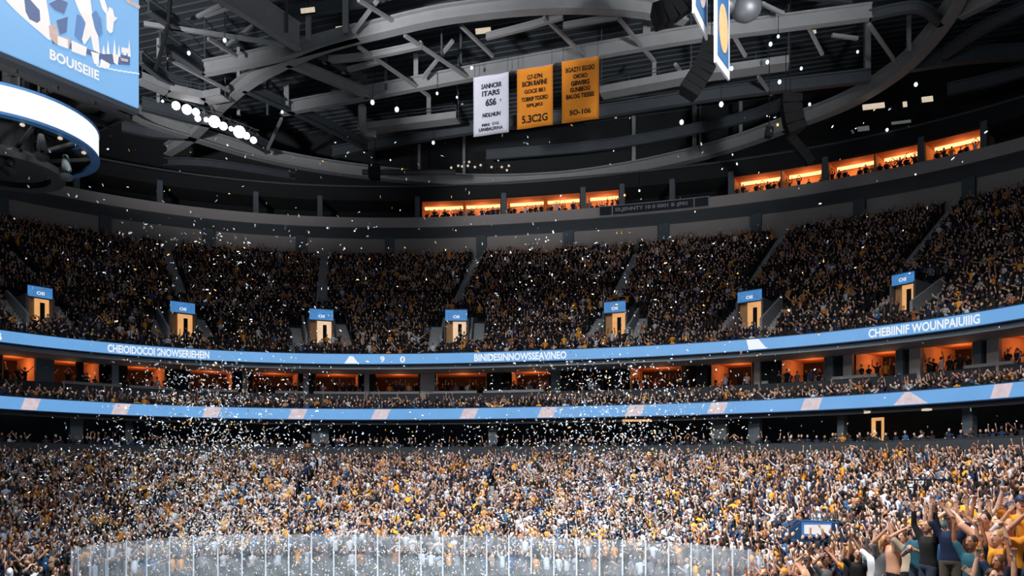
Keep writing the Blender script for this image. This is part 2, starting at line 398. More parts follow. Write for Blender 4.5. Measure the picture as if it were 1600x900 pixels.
for x, yt, yb, w in ((655, 226, 280, .3), (725, 213, 288, .32), (787, 212, 290, .38), (863, 203, 287, .28), (958, 185, 276, .42), (990, 180, 270, .42), (1085, 165, 250, .42), (1157, 158, 232, .36), (1094, 165, 236, .2), (248, 60, 160, .3), (373, 45, 180, .3),
                     (448, 128, 165, .45), (418, 120, 180, .2), (603, 70, 140, .25), (650, 85, 132, .4), (720, 38, 126, .2), (482, 20, 62, .4), (540, 0, 50, .45), (1355, 35, 130, .5), (1420, 25, 80, .3), (1022, 95, 140, .35), (670, 150, 182, .4), (1010, 32, 72, .6), (448, 0, 50, .2), (690, 45, 92, .15)):
    a = px(x, yb, ZB+.5); h = (yb-yt)/F*a.y
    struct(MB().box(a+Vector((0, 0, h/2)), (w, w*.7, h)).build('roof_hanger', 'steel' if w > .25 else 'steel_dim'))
# catwalk with rails
def catwalk(P, z, label, w=1.3, posts=True):
    pts = pl(P, z); root = empty('catwalk', pts[0], label, 'catwalk'); mb = MB(); rl = MB()
    for a, b in zip(pts, pts[1:]):
        mb.bar(a, b, w, .12)
        d = (b-a).normalized(); s_ = Vector((d.y, -d.x, 0))
        for sg in (-1, 1):
            mb.bar(a+s_*sg*w/2+Vector((0, 0, .25)), b+s_*sg*w/2+Vector((0, 0, .25)), .06, .62)
            for hh in (1.15, .85): rl.bar(a+s_*sg*w/2+Vector((0, 0, hh)), b+s_*sg*w/2+Vector((0, 0, hh)), .05, .05)
            n = max(2, int((b-a).length/2.5))
            for k in range(n+1):
                q = a.lerp(b, k/n)+s_*sg*w/2; rl.bar(q, q+Vector((0, 0, 1.15)), .05, .05)
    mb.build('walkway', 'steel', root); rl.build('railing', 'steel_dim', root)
    hg = MB()
    for q in pts: hg.bar(q+Vector((0, 0, .1)), Vector((q.x, q.y, EYE+40.9)), .1, .1)
    hg.build('hanger_rods', 'steel_dim', root); reparent(root)
catwalk([(564, 206), (716, 188)], 33.6, 'grey steel catwalk with rails left of the white banner, under the long roof beam')
catwalk([(940, 150), (1080, 124), (1232, 103)], 33.6, 'long grey catwalk behind the hanging black speaker column')
catwalk([(216, 126), (262, 145), (320, 158), (352, 152)], 33.6, 'grey catwalk above the row of bright floodlights')
# round duct bend at catwalk end
struct(MB().tube([px(566, 168, 33.6), px(566, 196, 33.4), px(572, 208, 33.4), px(588, 209, 33.4)], .38, 12).build('roof_duct', 'steel', smooth=True))
struct(MB().tube([px(668, 262, 33)+Vector((-7, 0, -.5)), px(668, 262, 33)+Vector((3, 0, -.5))], .3, 10).build('roof_duct', 'steel_dim', smooth=True))

# ---------------------------------------------------------------- lettering
def text_mesh(s, size=1., ext=.0):
    c = bpy.data.curves.new('t', 'FONT'); c.body = s; c.size = size; c.resolution_u = 3; c.offset = .028*size; c.extrude = ext
    o = bpy.data.objects.new('t', c); COL.objects.link(o); bpy.context.view_layer.update()
    me = bpy.data.meshes.new_from_object(o.evaluated_get(bpy.context.evaluated_depsgraph_get()))
    V = [v.co.copy() for v in me.vertices]; Fc = [tuple(p.vertices) for p in me.polygons]
    bpy.data.objects.remove(o); bpy.data.curves.remove(c); bpy.data.meshes.remove(me)
    x0 = min(v.x for v in V); x1 = max(v.x for v in V); y0 = min(v.y for v in V); y1 = max(v.y for v in V)
    return [((v.x-x0)/(x1-x0), (v.y-y0)/(y1-y0)) for v in V], Fc
def flat_text(mb, s, O, U, V, w, h, mi=0):
    """O: lower left corner, U along, V up (unit vectors)"""
    t, f = text_mesh(s); mb.add([O+U*(a*w)+V*(b*h) for a, b in t], f, mi)
def ring_text(mb, s, xa, xb, off, z0, z1, mi=0):
    t, f = text_mesh(s); p0, p1 = phi_of(xa, off), phi_of(xb, off)
    vs = [rp(p0+(p1-p0)*a, off, z0+(z1-z0)*b) for a, b in t]; mb.add(vs, f, mi)

# ---------------------------------------------------------------- ribbon boards
root_face = [None]
def ribbon(off, z0, z1, label):
    root = empty('ribbon_board', rp(PI/2, off, z0), label, 'ribbon board')
    root_face[0] = sweep(bx(off, z0, off+.3, z1), n=260, closed=True).build('led_face', 'led', root)
    sweep(bx(off-.03, z1, off+.34, z1+.06), n=260, closed=True).build('top_trim', 'frame_blue', root)
    sweep(bx(off-.03, z0-.07, off+.34, z0), n=260, closed=True).build('bottom_trim', 'frame_blue', root)
    return root
def patch(mb, off, pts, z0, z1, mi=0):
    """pts: [(column, share of the height)...] a flat shape on the board"""
    mb.add([rp(phi_of(x, off), off, z0+(z1-z0)*v) for x, v in pts], [tuple(range(len(pts)))], mi)
r1 = ribbon(.0, 4.60, 5.48, 'lower blue LED ribbon board with pale slanted blocks')
for x, w in ((48, 26), (189, 25), (331, 25), (465, 25), (595, 25), (733, 24), (855, 25), (992, 26), (1121, 27), (1268, 29), (1565, 30)):
    mb = MB(); patch(mb, -.03, [(x-w/2-3, .03), (x+w/2-4, .03), (x+w/2+3, .97), (x-w/2+4, .97)], 4.60, 5.48); mb.build('pale_block', 'led_pink', root_face[0])
mb = MB(); patch(mb, -.03, [(1396, .03), (1450, .03), (1422, .97), (1414, .97)], 4.60, 5.48)
mb.build('pale_triangle', 'led_pink', root_face[0]); reparent(r1)
r2 = ribbon(.914, 9.41, 10.24, 'upper blue LED ribbon board with white running text')
mb = MB()
ring_text(mb, 'CHEIOIDOCOI SNOWSERIEHEIN', 168, 327, .87, 9.50, 10.12)
ring_text(mb, 'BINIDESINNOWSSEAVINEO', 741, 885, .87, 9.50, 10.12)
ring_text(mb, 'CHEBIINIF WOUNPAIUIIIG', 1357, 1531, .87, 9.50, 10.12)
ring_text(mb, '9', 594, 601, .87, 9.54, 10.06); ring_text(mb, '0', 625, 633, .87, 9.5, 10.04)
for x in (0, ): ring_text(mb, 'B', -8, 3, .87, 9.5, 10.1)
patch(mb, .87, [(538, .03), (560, .03), (552, .75), (546, .8)], 9.41, 10.24); patch(mb, .87, [(1170, .05), (1198, .05), (1185, .97), (1166, .97)], 9.41, 10.24)
mb.build('lettering', 'led_white', root_face[0]); reparent(r2)
# message strip on the top fascia
root = empty('message_sign', rp(phi_of(1020, 22.9), 22.9, 28.3), 'dark message strip with grey lettering on the top fascia', 'sign')
pa, pb = phi_of(936, 22.85), phi_of(1108, 22.85)
sweep(bx(22.84, 28.36, 22.98, 29.42), pb, pa, 20, closed=True).build('panel', 'sign_dark', root)
mb = MB(); ring_text(mb, 'SILJSNNTY 10 0 0001 B :JF01', 961, 1074, 22.78, 28.62, 29.14)
mb.build('lettering', 'sign_text', root)
mb = MB()
for a, b in ((936, 937), (956, 957.4), (1084, 1085.4), (1107, 1108)): sweep(bx(22.77, 28.36, 22.84, 29.42), phi_of(b, 22.85), phi_of(a, 22.85), 3, mb=mb, closed=True)
sweep(bx(22.77, 28.34, 22.84, 28.40), pb, pa, 20, mb=mb, closed=True); sweep(bx(22.77, 29.38, 22.84, 29.44), pb, pa, 20, mb=mb, closed=True)
mb.build('frame', 'sign_text', root); reparent(root)

# ---------------------------------------------------------------- scoreboard, upper left
S1 = Vector((-16, 33, EYE+15.5)); U1 = Vector((-.546, -.838, 0)); N1 = Vector((.838, -.546, 0)); ZV = Vector((0, 0, 1))
sb = empty('scoreboard', S1+U1*5.5-N1*5.5, 'huge hanging scoreboard with sky blue screens', 'scoreboard')
Wd, Hd = 11., 8.
def on_screen(x, y, lift=.0):
    d = Vector(((x-800)/F, 1, (HZ-y)/F)); o_ = Vector((0, 0, EYE)); P0 = S1+N1*lift
    t = (P0-o_).dot(N1)/d.dot(N1); return o_+d*t
MB().box(S1+U1*(Wd/2)-N1*(.35)+ZV*(Hd/2), (Wd, .6, Hd), (U1, N1, ZV)).build('screen_housing', 'sign_dark', sb)
scr = MB().box(S1+U1*(Wd/2)-N1*(.0)+ZV*(Hd/2+.1), (Wd-.15, .12, Hd-.2), (U1, N1, ZV)).build('screen', 'screen', sb)
MB().box(S1-N1*(Wd/2+.1)+U1*.35+ZV*(Hd/2), (.6, Wd-.6, Hd), (U1, N1, ZV)).build('screen_housing', 'black', sb)
MB().box(S1-N1*(Wd)+U1*(Wd/2)+ZV*(Hd/2), (Wd, .6, Hd), (U1, N1, ZV)).build('screen_housing', 'black', sb)
g = MB()
def poly(pts, mi, lift=.08): g.add([on_screen(x, y, lift) for x, y in pts], [tuple(range(len(pts)))], mi)
# broad white arc
arc = []
for t in np.linspace(0, 1, 14): arc.append((2+78*t, -10+74*t**.82))
inn = [(78, 52), (60, 40), (44, 26), (36, 12), (30, -12)]
poly(arc[:]+inn, 0)
poly([(18, -12), (70, -12), (76, 20), (82, 60), (76, 62), (60, 48), (40, 30), (26, 10)], 0, .085)
poly([(38, 0), (46, -2), (62, 16), (63, 32), (58, 36), (46, 30), (40, 18)], 1, .09)
poly([(76, 6), (92, -2), (106, 4), (100, 22), (86, 16)], 1, .09)
poly([(88, 32), (106, 26), (104, 50), (94, 54)], 1, .09); poly([(120, 22), (132, 28), (134, 50), (128, 68), (116, 56)], 2, .09)
poly([(112, -12), (140, -12), (144, 20), (152, 40), (156, 84), (146, 78), (142, 56), (132, 70), (128, 62), (134, 36), (124, 18)], 0, .095)
poly([(143, 22), (150, 16), (158, 30), (160, 52), (154, 58), (148, 44)], 2, .1)
poly([(160, -12), (152, -12), (160, 14), (166, 22), (168, 14)], 0, .095)
poly([(166, 22), (171, 11), (176, 14), (179, 26), (184, 28), (178, 34), (176, 50), (172, 52), (167, 46)], 0, .1)
poly([(76, 40), (88, 38), (92, 56), (110, 60), (108, 76), (98, 72), (86, 68), (78, 58)], 3, .1)
poly([(90, 56), (106, 62), (106, 76), (90, 70)], 0, .105); poly([(112, 63), (136, 74), (134, 88), (112, 80)], 0, .105)
poly([(142, 80), (155, 84), (154, 102), (147, 99)], 0, .105)
for x, y, h in ((162, 70, 14), (169, 62, 22), (179, 60, 26), (186, 70, 18), (202, 62, 26), (195, 74, 12)):
    poly([(x-2.5, y+h), (x, y), (x+2.5, y+h+1)], 0, .1)
poly([(80, 58), (118, 70), (160, 84), (203, 86), (203, 102), (172, 100), (135, 84), (82, 68)], 1, .088)
poly([(158, 92), (172, 100), (170, 108), (156, 104)], 0, .105); poly([(188, 90), (200, 93), (200, 97), (190, 95)], 3, .105)
poly([(176, 84), (186, 86), (184, 102), (178, 98)], 0, .105); poly([(190, 74), (202, 76), (202, 84), (190, 82)], 0, .106)
for k in range(9):
    a = 150+k*7.5; poly([(a, 101+k*1.9-k*k*.06), (a+8, 102.6+(k+1)*1.9-(k+1)**2*.06), (a+8, 104.2+(k+1)*1.9-(k+1)**2*.06), (a, 102.8+k*1.9-k*k*.06)], 4, .09)
poly([(194, -6), (219, 9), (218, 14), (200, 4), (190, -6)], 3, .09)
g.build('screen_picture', ['screen_white', 'screen_navy', 'screen_mid', 'screen_tan', 'led_white'], scr)
A_ = on_screen(78, 92, .1); B_ = on_screen(155, 126, .1); mb = MB()
hgt = (on_screen(78, 75, .1)-A_).length
flat_text(mb, 'BOUISEIIE', A_, (B_-A_).normalized(), ZV, (B_-A_).length, hgt*.95)
mb.build('lettering', 'screen_white', scr)
mb = MB()  # underside framework
for k in range(8):
    a = S1-N1*(.6+k*1.4)-ZV*.1; mb.bar(a, a+U1*Wd, .14, .25)
for k in range(8):
    a = S1+U1*(.2+k*1.5)-ZV*.05; mb.bar(a-N1*.5, a-N1*Wd, .14, .2)
mb.box(S1+U1*(Wd/2)-N1*(Wd/2)+ZV*.5, (Wd-.8, Wd-.8, .2), (U1, N1, ZV))
mb.build('underside_frame', 'black', sb)
RC = Vector((-20.1, 30.4, 0)); RR = 3.3
def circ(c, r, z, n=64): return [Vector((c.x+r*math.cos(2*PI*i/n), c.y+r*math.sin(2*PI*i/n), EYE+z)) for i in range(n)]
def drum(mb, r0, r1, z0, z1, n=64, mi=0):
    a, b, c, d = circ(RC, r1, z0, n), circ(RC, r1, z1, n), circ(RC, r0, z1, n), circ(RC, r0, z0, n); fs = []
    for i in range(n):
        j = (i+1) % n
        for q in range(4): q2 = (q+1) % 4; fs.append((q*n+i, q*n+j, q2*n+j, q2*n+i))
    mb.add(a+b+c+d, fs, mi)
    if mi == 9: mb.m = [0 if k % 4 == 0 else 1 for k in range(len(fs))]
    return mb
drum(MB(), RR-.25, RR, 13.03, 14.0, 64, 9).build('ring_screen', ['ring_white', 'black'], sb, False)
mb = MB(); drum(mb, RR-.3, RR+.04, 12.93, 13.03); drum(mb, RR-.3, RR+.04, 14.0, 14.09); mb.build('ring_trim', 'frame_blue', sb)
mb = MB()
for i in range(10):
    a = 2*PI*i/10; qq = RC+Vector((math.cos(a), math.sin(a), 0))*1.4; q = RC+Vector((math.cos(a), math.sin(a), 0))*(RR-.2); q2 = RC+Vector((math.cos(a), math.sin(a), 0))*1.0
    mb.bar(Vector((qq.x, qq.y, EYE+14)), Vector((qq.x, qq.y, EYE+15.6)), .1, .1); mb.bar(Vector((q.x, q.y, EYE+13.2)), Vector((q2.x, q2.y, EYE+12.6)), .12, .12)
    mb.bar(Vector((q.x, q.y, EYE+13.9)), Vector((q2.x, q2.y, EYE+14.4)), .1, .1)
drum(mb, .2, 1.5, 12.1, 12.5, 32); drum(mb, .2, 1.0, 12.4, 15.6, 24); drum(mb, 1.6, 2.1, 11.9, 12.15, 32)
mb.build('ring_frame', 'black', sb)
for i, (a, r, z) in enumerate(((-1.9, 2.2, 12.2), (-1.2, 2.4, 12.1), (-.5, 2.5, 12.3), (.1, 2.3, 12.1), (-2.6, 2.2, 12.1), (-1.55, 1.2, 11.5), (-.9, 1.7, 11.7))):
    q = RC+Vector((math.cos(a)*r, math.sin(a)*r, 0)); mb = MB(); mb.tube([Vector((q.x, q.y, EYE+z+.6)), Vector((q.x+.1, q.y-.1, EYE+z)), Vector((q.x+.2, q.y-.25, EYE+z-.35))], .2, 10, rs=[.1, .2, .24])
    mb.build('spotlight', 'steel_dim' if i % 2 else 'black', sb, True)
mb = MB()
for a in range(7):
    an = -2.6+a*.45; q = RC+Vector((math.cos(an)*3.0, math.sin(an)*3.0, EYE+13.0-.15)); mb.ell(q, (.09, .09, .06))
mb.build('ring_bulbs', 'panelamp', sb)
mb = MB()
for a, b in ((1, 1), (1, 10), (10, 1), (10, 10)):
    q = S1+U1*a-N1*b; mb.bar(q+ZV*Hd, Vector((q.x, q.y, EYE+40.9)), .1, .1)
mb.build('hanger_cables', 'black', sb); reparent(sb)
# cable loom right of the scoreboard
tag(MB().tube(spline([px(268, -30, 36), px(265, 10, 35), px(262, 40, 34), px(252, 80, 33.5), px(243, 108, 33)], 6), .16, 8).build('cable_loom', 'black', smooth=True), 'thick black cable loom hanging in a curve right of the scoreboard', 'cable')

# ---------------------------------------------------------------- championship banners
def banner(TL, TR, BL, BR_, z, m, im, lines, label, group=None):
    a = px(*TL, z); b = px(*TR, z)
    root = empty('championship_banner', (a+b)/2, label, 'banner', group)
    hgt = ((BL[1]-TL[1])/F*a.y+(BR_[1]-TR[1])/F*b.y)/2
    U = (b-a); w = U.length; U.normalize(); Nn = Vector((U.y, -U.x, 0)).normalized(); n = 13
    vs = []
    for k in (0, 1):
        for j in range(n):
            for i in range(n):
                s_ = i/(n-1); t = j/(n-1); wave = .035*math.sin(s_*7+t*3)+.03*math.sin(t*5+2)
                vs.append(a+U*(w*s_)-ZV*(hgt*t)+Nn*(wave+.012*k))
    fs = []
    for k in (0, 1):
        for j in range(n-1):
            for i in range(n-1):
                q = k*n*n+j*n+i; f = (q, q+1, q+n+1, q+n); fs.append(f if k == 0 else f[::-1])
    edge = [i for i in range(n)]+[j*n+n-1 for j in range(1, n)]+[(n-1)*n+i for i in range(n-2, -1, -1)]+[j*n for j in range(n-2, 0, -1)]
    for q in range(len(edge)): e, e2 = edge[q], edge[(q+1) % len(edge)]; fs.append((e, e2, e2+n*n, e+n*n))
    cl_ = MB().add(vs, fs).build('cloth', m, root, True)
    MB().tube([a-U*.08+ZV*.03, b+U*.08+ZV*.03], .05, 8).build('top_pole', 'grey', root)
    mb = MB()
    for s, cx_, top, tw, th in lines:
        flat_text(mb, s, a+U*(w*(cx_-tw/2))-ZV*(hgt*(top+th))+Nn*.09, U, ZV, w*tw, hgt*th)
    mb.build('lettering', im, cl_)
    mb = MB()
    for q in (a+U*.1, b-U*.1): mb.bar(q+ZV*.05, q+ZV*1.6, .03, .03)
    mb.build('hanging_cords', 'black', root); reparent(root)
banner((740, 122), (795, 113), (740, 214), (793, 207), 33.4, 'banner_white', 'ink_grey',
       [('SANNCRR', .52, .14, .58, .085), ('ITARS', .5, .26, .5, .09), ('6S6', .5, .40, .3, .12), ('NOLNUN', .52, .63, .5, .075), ('FIRS', .36, .81, .22, .045), ('DG', .64, .80, .18, .05), ('LANIBALSRINA', .5, .875, .68, .06)],
       'white hanging banner with dark lettering, leftmost of the three under the roof')
banner((808, 110), (864, 101), (808, 203), (862, 195), 33.4, 'banner_gold', 'ink',
       [('G7-E7N', .5, .12, .42, .08), ('BICIN RAFINE', .5, .22, .7, .09), ('GOCE BE1', .5, .36, .58, .07), ('TORNP TOORD', .5, .485, .74, .075), ('SPLJ02', .5, .60, .46, .075), ('5.3C2G', .5, .79, .72, .13)],
       'gold hanging banner with the large bottom line 5.3C2G, between the other two')
banner((878, 97), (936, 88), (878, 193), (934, 186), 33.4, 'banner_gold', 'ink',
       [('BGAZY1 EGGIO', .5, .12, .78, .08), ('OIOIO', .5, .24, .38, .07), ('GIIWIIIG', .5, .345, .5, .08), ('GUNIIEOO', .5, .45, .55, .075), ('BALOG TIEEIEE', .5, .555, .76, .075), ('5O-106', .5, .81, .58, .085)],
       'gold hanging banner whose bottom line reads 5O-106, nearest the black speakers')

# two tall picture banners seen edge on
def picture_banner(a, b, ztop, label, inner):
    root = empty('picture_banner', a, label, 'banner'); U = (b-a); w = U.length; U.normalize(); Nn = Vector((U.y, -U.x, 0)).normalized(); H = ztop+EYE-a.z
    pn_ = MB().box(a+U*(w/2)+ZV*(H/2), (w, .1, H), (U, Nn, ZV)).build('panel', 'board', root)
    mb = MB(); c = a+U*(w/2)+ZV*(H*.5)+Nn*.07
    mb.add([c+U*x*w+ZV*y*H for x, y in ((-.4, -.40), (.4, -.40), (.4, .45), (-.4, .45))], [(0, 1, 2, 3)], 0)
    E_ = [c+Nn*.02+U*(math.cos(2*PI*i/32)*w*.33)+ZV*(math.sin(2*PI*i/32)*H*.26-(.04*H)) for i in range(32)]
    mb.add(E_, [tuple(range(32))], 1)
    mb.build('picture', ['pic_blue', inner], pn_)
    mb = MB(); mb.bar(a+ZV*H+U*.1, Vector((a.x, a.y, EYE+40.9)), .04, .04); mb.bar(b+ZV*H-U*.1, Vector((b.x, b.y, EYE+40.9)), .04, .04); mb.build('cables', 'black', root)
    reparent(root)
picture_banner(pd(1117, 97, 37.3), pd(1138.5, 126, 39), 24.6, 'narrow-looking banner with a tan oval on blue, seen edge on, lower of two', 'pic_tan')
picture_banner(pd(1083, 20, 36.7), pd(1104, 63, 38.9), 27, 'white edged banner seen edge on, higher one beside the curved speakers', 'led_pink')

# ---------------------------------------------------------------- line array speakers
def line_array(P, D, w, dep, label):
    pts = [pd(x, y, D) for x, y in P]; n = len(pts)-1
    root = empty('speaker_array', pts[0], label, 'speaker', 'black line array speakers under the roof')
    dr = MB()
    for i in range(n):
        a, b = pts[i], pts[i+1]; d = (b-a); L = d.length; d.normalize(); x_ = Vector((0, 1, 0)).cross(d).normalized(); y_ = d.cross(x_)
        c = (a+b)/2; q = MB(); hw = w/2
        q.add([c+x_*sx*hw*(1 if sy < 0 else .75)+y_*sy*dep/2+d*sz*(L/2-.02) for sz in (-1, 1) for sy in (-1, 1) for sx in (-1, 1)],
              [(0, 2, 3, 1), (4, 5, 7, 6), (0, 1, 5, 4), (2, 6, 7, 3), (0, 4, 6, 2), (1, 3, 7, 5)])
        for sx in (-.28, .28):  # round grilles
            cc = c+x_*sx*w-y_*(dep/2+.0); rr = min(L*.36, w*.2)
            q.add([cc-y_*.03+x_*math.cos(2*PI*k/12)*rr+d*math.sin(2*PI*k/12)*rr for k in range(12)], [tuple(range(12))])
        q.build('speaker_box', 'black', root)
    dr.bar(pts[0]+Vector((-.3, 0, .1)), pts[0]+Vector((.3, 0, .1)), .1, .1); dr.bar(pts[0]+ZV*.1, Vector((pts[0].x, pts[0].y, EYE+40.9)), .05, .05)
    dr.build('rigging', 'black', root); reparent(root)
line_array([(1112, 62), (1110, 76), (1106, 90), (1101, 103), (1095, 115), (1088, 126), (1081, 137), (1074, 148)], 45, 1.25, 1.0, 'black curved speaker column hanging below the tan picture banner')
line_array([(1092, -18), (1078, -4), (1064, 8), (1050, 18), (1036, 25), (1022, 30)], 45, 1.3, 1.1, 'black speaker row cut by the top edge, left of the picture banners')
line_array([(1235, 150), (1234, 165), (1236, 180), (1239, 195), (1244, 207)], 60, 1.5, 1.2, 'black speaker column above the orange lit boxes at right')
line_array([(1228, 208), (1238, 220), (1248, 232), (1258, 244), (1266, 256)], 62, .7, .7, 'slim slanted black speaker column just over the orange lit boxes')
line_array([(586, 258), (586, 268), (586, 280)], 76, 1.2, 1.0, 'short black speaker stack hung on the ring beam left of the boxes')
line_array([(58, 262), (56, 276), (52, 290), (48, 302)], 40, .75, .8, 'black speaker column hanging below the scoreboard ring')
line_array([(1202, 200), (1200, 215)], 62, .6, .6, 'single small black speaker left of the slanted column')
# pale moving light at top
root = empty('spotlight', pd(1160, 0, 42), 'pale grey stage light with rounded housing at the top edge', 'light')
MB().ell(pd(1166, 12, 42), (.85, .8, .75)).build('housing', 'grey', root, True)
MB().tube([pd(1120, 10, 42), pd(1155, 4, 42)], .45, 14).build('lens_barrel', 'grey', root, True)
MB().bar(pd(1166, -10, 42), pd(1166, -200, 42), .12, .12).build('bracket', 'black', root); reparent(root)

# ---------------------------------------------------------------- floodlights and pendant bulbs
lamps = [(254, 158, .1), (275, 165, .36), (292, 171, .42), (306, 175, .32), (309, 185, .26), (322, 187, .2), (335, 190, .5), (349, 197, .34), (361, 201, .2), (374, 206, .52), (385, 212, .3), (396, 219, .28)]
words = ['outermost left', 'second from left', 'third from left', 'fourth from left', 'fifth from left, hung lower', 'sixth from left, small', 'seventh from left, large', 'eighth from left', 'ninth from left, small', 'tenth from left, the largest', 'second from right', 'outermost right']
src = None
for (x, y, r), wd in zip(lamps, words):
    p = pd(x, y, 70); root = empty('floodlight', p, 'round white floodlight in the glowing roof row, '+wd, 'floodlight', 'row of floodlights under the roof')
    d = (Vector((0, 10, 0))-p).normalized(); xx = d.cross(ZV).normalized(); yy = xx.cross(d)
    MB().tube([p-d*.35, p-d*.1, p], r, 16, rs=[r*.5, r*1.05, r*1.08]).build('housing', 'black', root, True)
    mb = MB(); mb.add([p+d*.03+xx*math.cos(2*PI*k/20)*r+yy*math.sin(2*PI*k/20)*r for k in range(20)]+[p+d*.08], [(k, (k+1) % 20, 20) for k in range(20)]); mb.build('lens', 'lampwhite', root)
    MB().bar(p-d*.2, p-d*.2+ZV*1.1, .06, .06).build('bracket', 'black', root); reparent(root)
a, b = pd(245, 150, 70.5), pd(405, 212, 70.5)
mb = MB()
for k in (0, .45): mb.bar(a+ZV*k, b+ZV*k, .08, .08)
for k in range(16): mb.bar(a.lerp(b, k/16)+ZV*(.45*(k % 2)), a.lerp(b, (k+1)/16)+ZV*(.45*((k+1) % 2)), .05, .05)
tag(mb.build('lighting_truss', 'steel_dim'), 'slim lattice truss carrying the row of floodlights', 'truss')
bulbs = [(737, 106, .16, 'bulb', 'over the white banner'), (582, 160, .24, 'bulb', 'under the long beam, above the catwalk'), (620, 171, .26, 'bulb', 'right above the catwalk railing'), (683, 146, .15, 'bulb', 'left of the white banner, upper one'), (714, 152, .12, 'bulb', 'just left of the white banner'),
         (677, 223, .2, 'bulb', 'under the catwalk'), (610, 250, .1, 'bulb', 'small, below the catwalk'), (1065, 191, .26, 'bulb', 'below the black curved speaker column'), (1127, 163, .26, 'bulb', 'right of the black curved speaker column'), (1143, 107, .2, 'bulb', 'at the tip of the tan picture banner'),
         (1199, 97, .18, 'bulb', 'on the catwalk end, lower one'), (1204, 69, .18, 'bulb', 'above the catwalk end'), (1218, 128, .2, 'bulb', 'below the catwalk end'), (1252, 107, .15, 'bulb', 'right of the catwalk end'), (1265, 163, .16, 'bulb', 'over the slanted speaker column'),
         (1340, 81, .13, 'bulb', 'long corded, left of the roof post'), (1216, 57, .14, 'bulb', 'on a slanting wire above the catwalk'), (1431, 132, .2, 'bulb', 'alone in the dark beside the right ring beam'), (1215, 195, .14, 'bulbwarm', 'yellowish, between the black speakers'), (1386, 203, .18, 'bulb', 'over the right orange boxes'),
         (1365, 231, .28, 'bulb', 'large, in front of the right orange boxes'), (441, 175, .16, 'bulb', 'on the beam joint right of the floodlights'), (351, 63, .18, 'bulb', 'upper, between the diagonal beams'), (295, 83, .18, 'bulb', 'left, near the black cable loom'), (976, 305, .14, 'bulbwarm', 'yellow, right of the left orange boxes'), (999, 298, .14, 'bulb', 'white, beside the yellow one')]
for x, y, r, m, wh in bulbs:
    p = px(x, y, 33.2) if y < 240 else pd(x, y, 84)
    root = empty('pendant_lamp', p, 'small glowing pendant lamp %s' % wh, 'lamp', 'pendant lamps under the roof')
    r *= .75; MB().ell(p, (r, r, r*1.25)).build('bulb', m, root, True)
    top = min(p.z+2.2, EYE+40.8)
    MB().tube([p+ZV*r, Vector((p.x+.02, p.y, top))], .025, 5).build('cord', 'black', root); reparent(root)
for i, (x, y) in enumerate(((716, 259), (722, 260), (731, 259), (733, 253), (742, 261), (751, 258), (768, 261), (784, 261), (792, 266), (795, 259), (705, 262), (1062, 297), (1074, 293), (1081, 296), (1094, 297))):
    tag(MB().ell(pd(x, y, 84 if x < 900 else 88), (.13, .1, .13)).build('work_light', 'panelamp', smooth=True),
        'small white work light in the row above the left orange boxes' if x < 900 else 'small white work light in the dark above the message strip', 'lamp', 'work lights above the left orange boxes' if x < 900 else 'work lights above the message strip')
for x, y, w, h, wh in ((1365, 166, 34, 8, 'long, under the right ring beam'), (1449, 155, 17, 8, 'short, at the far right under the roof'), (1414, 163, 6, 8, 'small square, between the two bright ones'), (755, 48, 24, 8, 'warm, under the inner ring beam'), (481, 16, 22, 7, 'flat, near the top edge over the diagonal beam'), (531, 46, 12, 9, 'tilted, resting on the inner ring beam'),
                       (1349, 201, 18, 7, 'dim, above the right orange boxes'), (1408, 191, 30, 4, 'thin, above the right orange boxes'), (1270, 50, 10, 5, 'tiny and tan, on the long beam')):
    p = px(x, y, 33.4 if y > 100 else 36); D = p.y; root = empty('panel_lamp', p, 'rectangular ceiling lamp, '+wh, 'lamp', 'rectangular lamps under the roof')
    ww, hh = w/F*D, h/F*D
    MB().box(p+Vector((0, .12, 0)), (ww+.1, .16, hh+.1), (Vector((1, 0, .12)).normalized(), Vector((0, 1, 0)), Vector((-.12, 0, 1)).normalized())).build('housing', 'black', root)
    MB().box(p, (ww, .1, hh), (Vector((1, 0, .12)).normalized(), Vector((0, 1, 0)), Vector((-.12, 0, 1)).normalized())).build('diffuser', 'panelamp_dim' if ('dim' in wh or 'thin' in wh) else 'panelamp', root)
    MB().bar(p+Vector((0, .12, hh/2)), Vector((p.x, p.y+.12, min(EYE+40.8, p.z+3))), .05, .05).build('hanger', 'black', root); reparent(root)

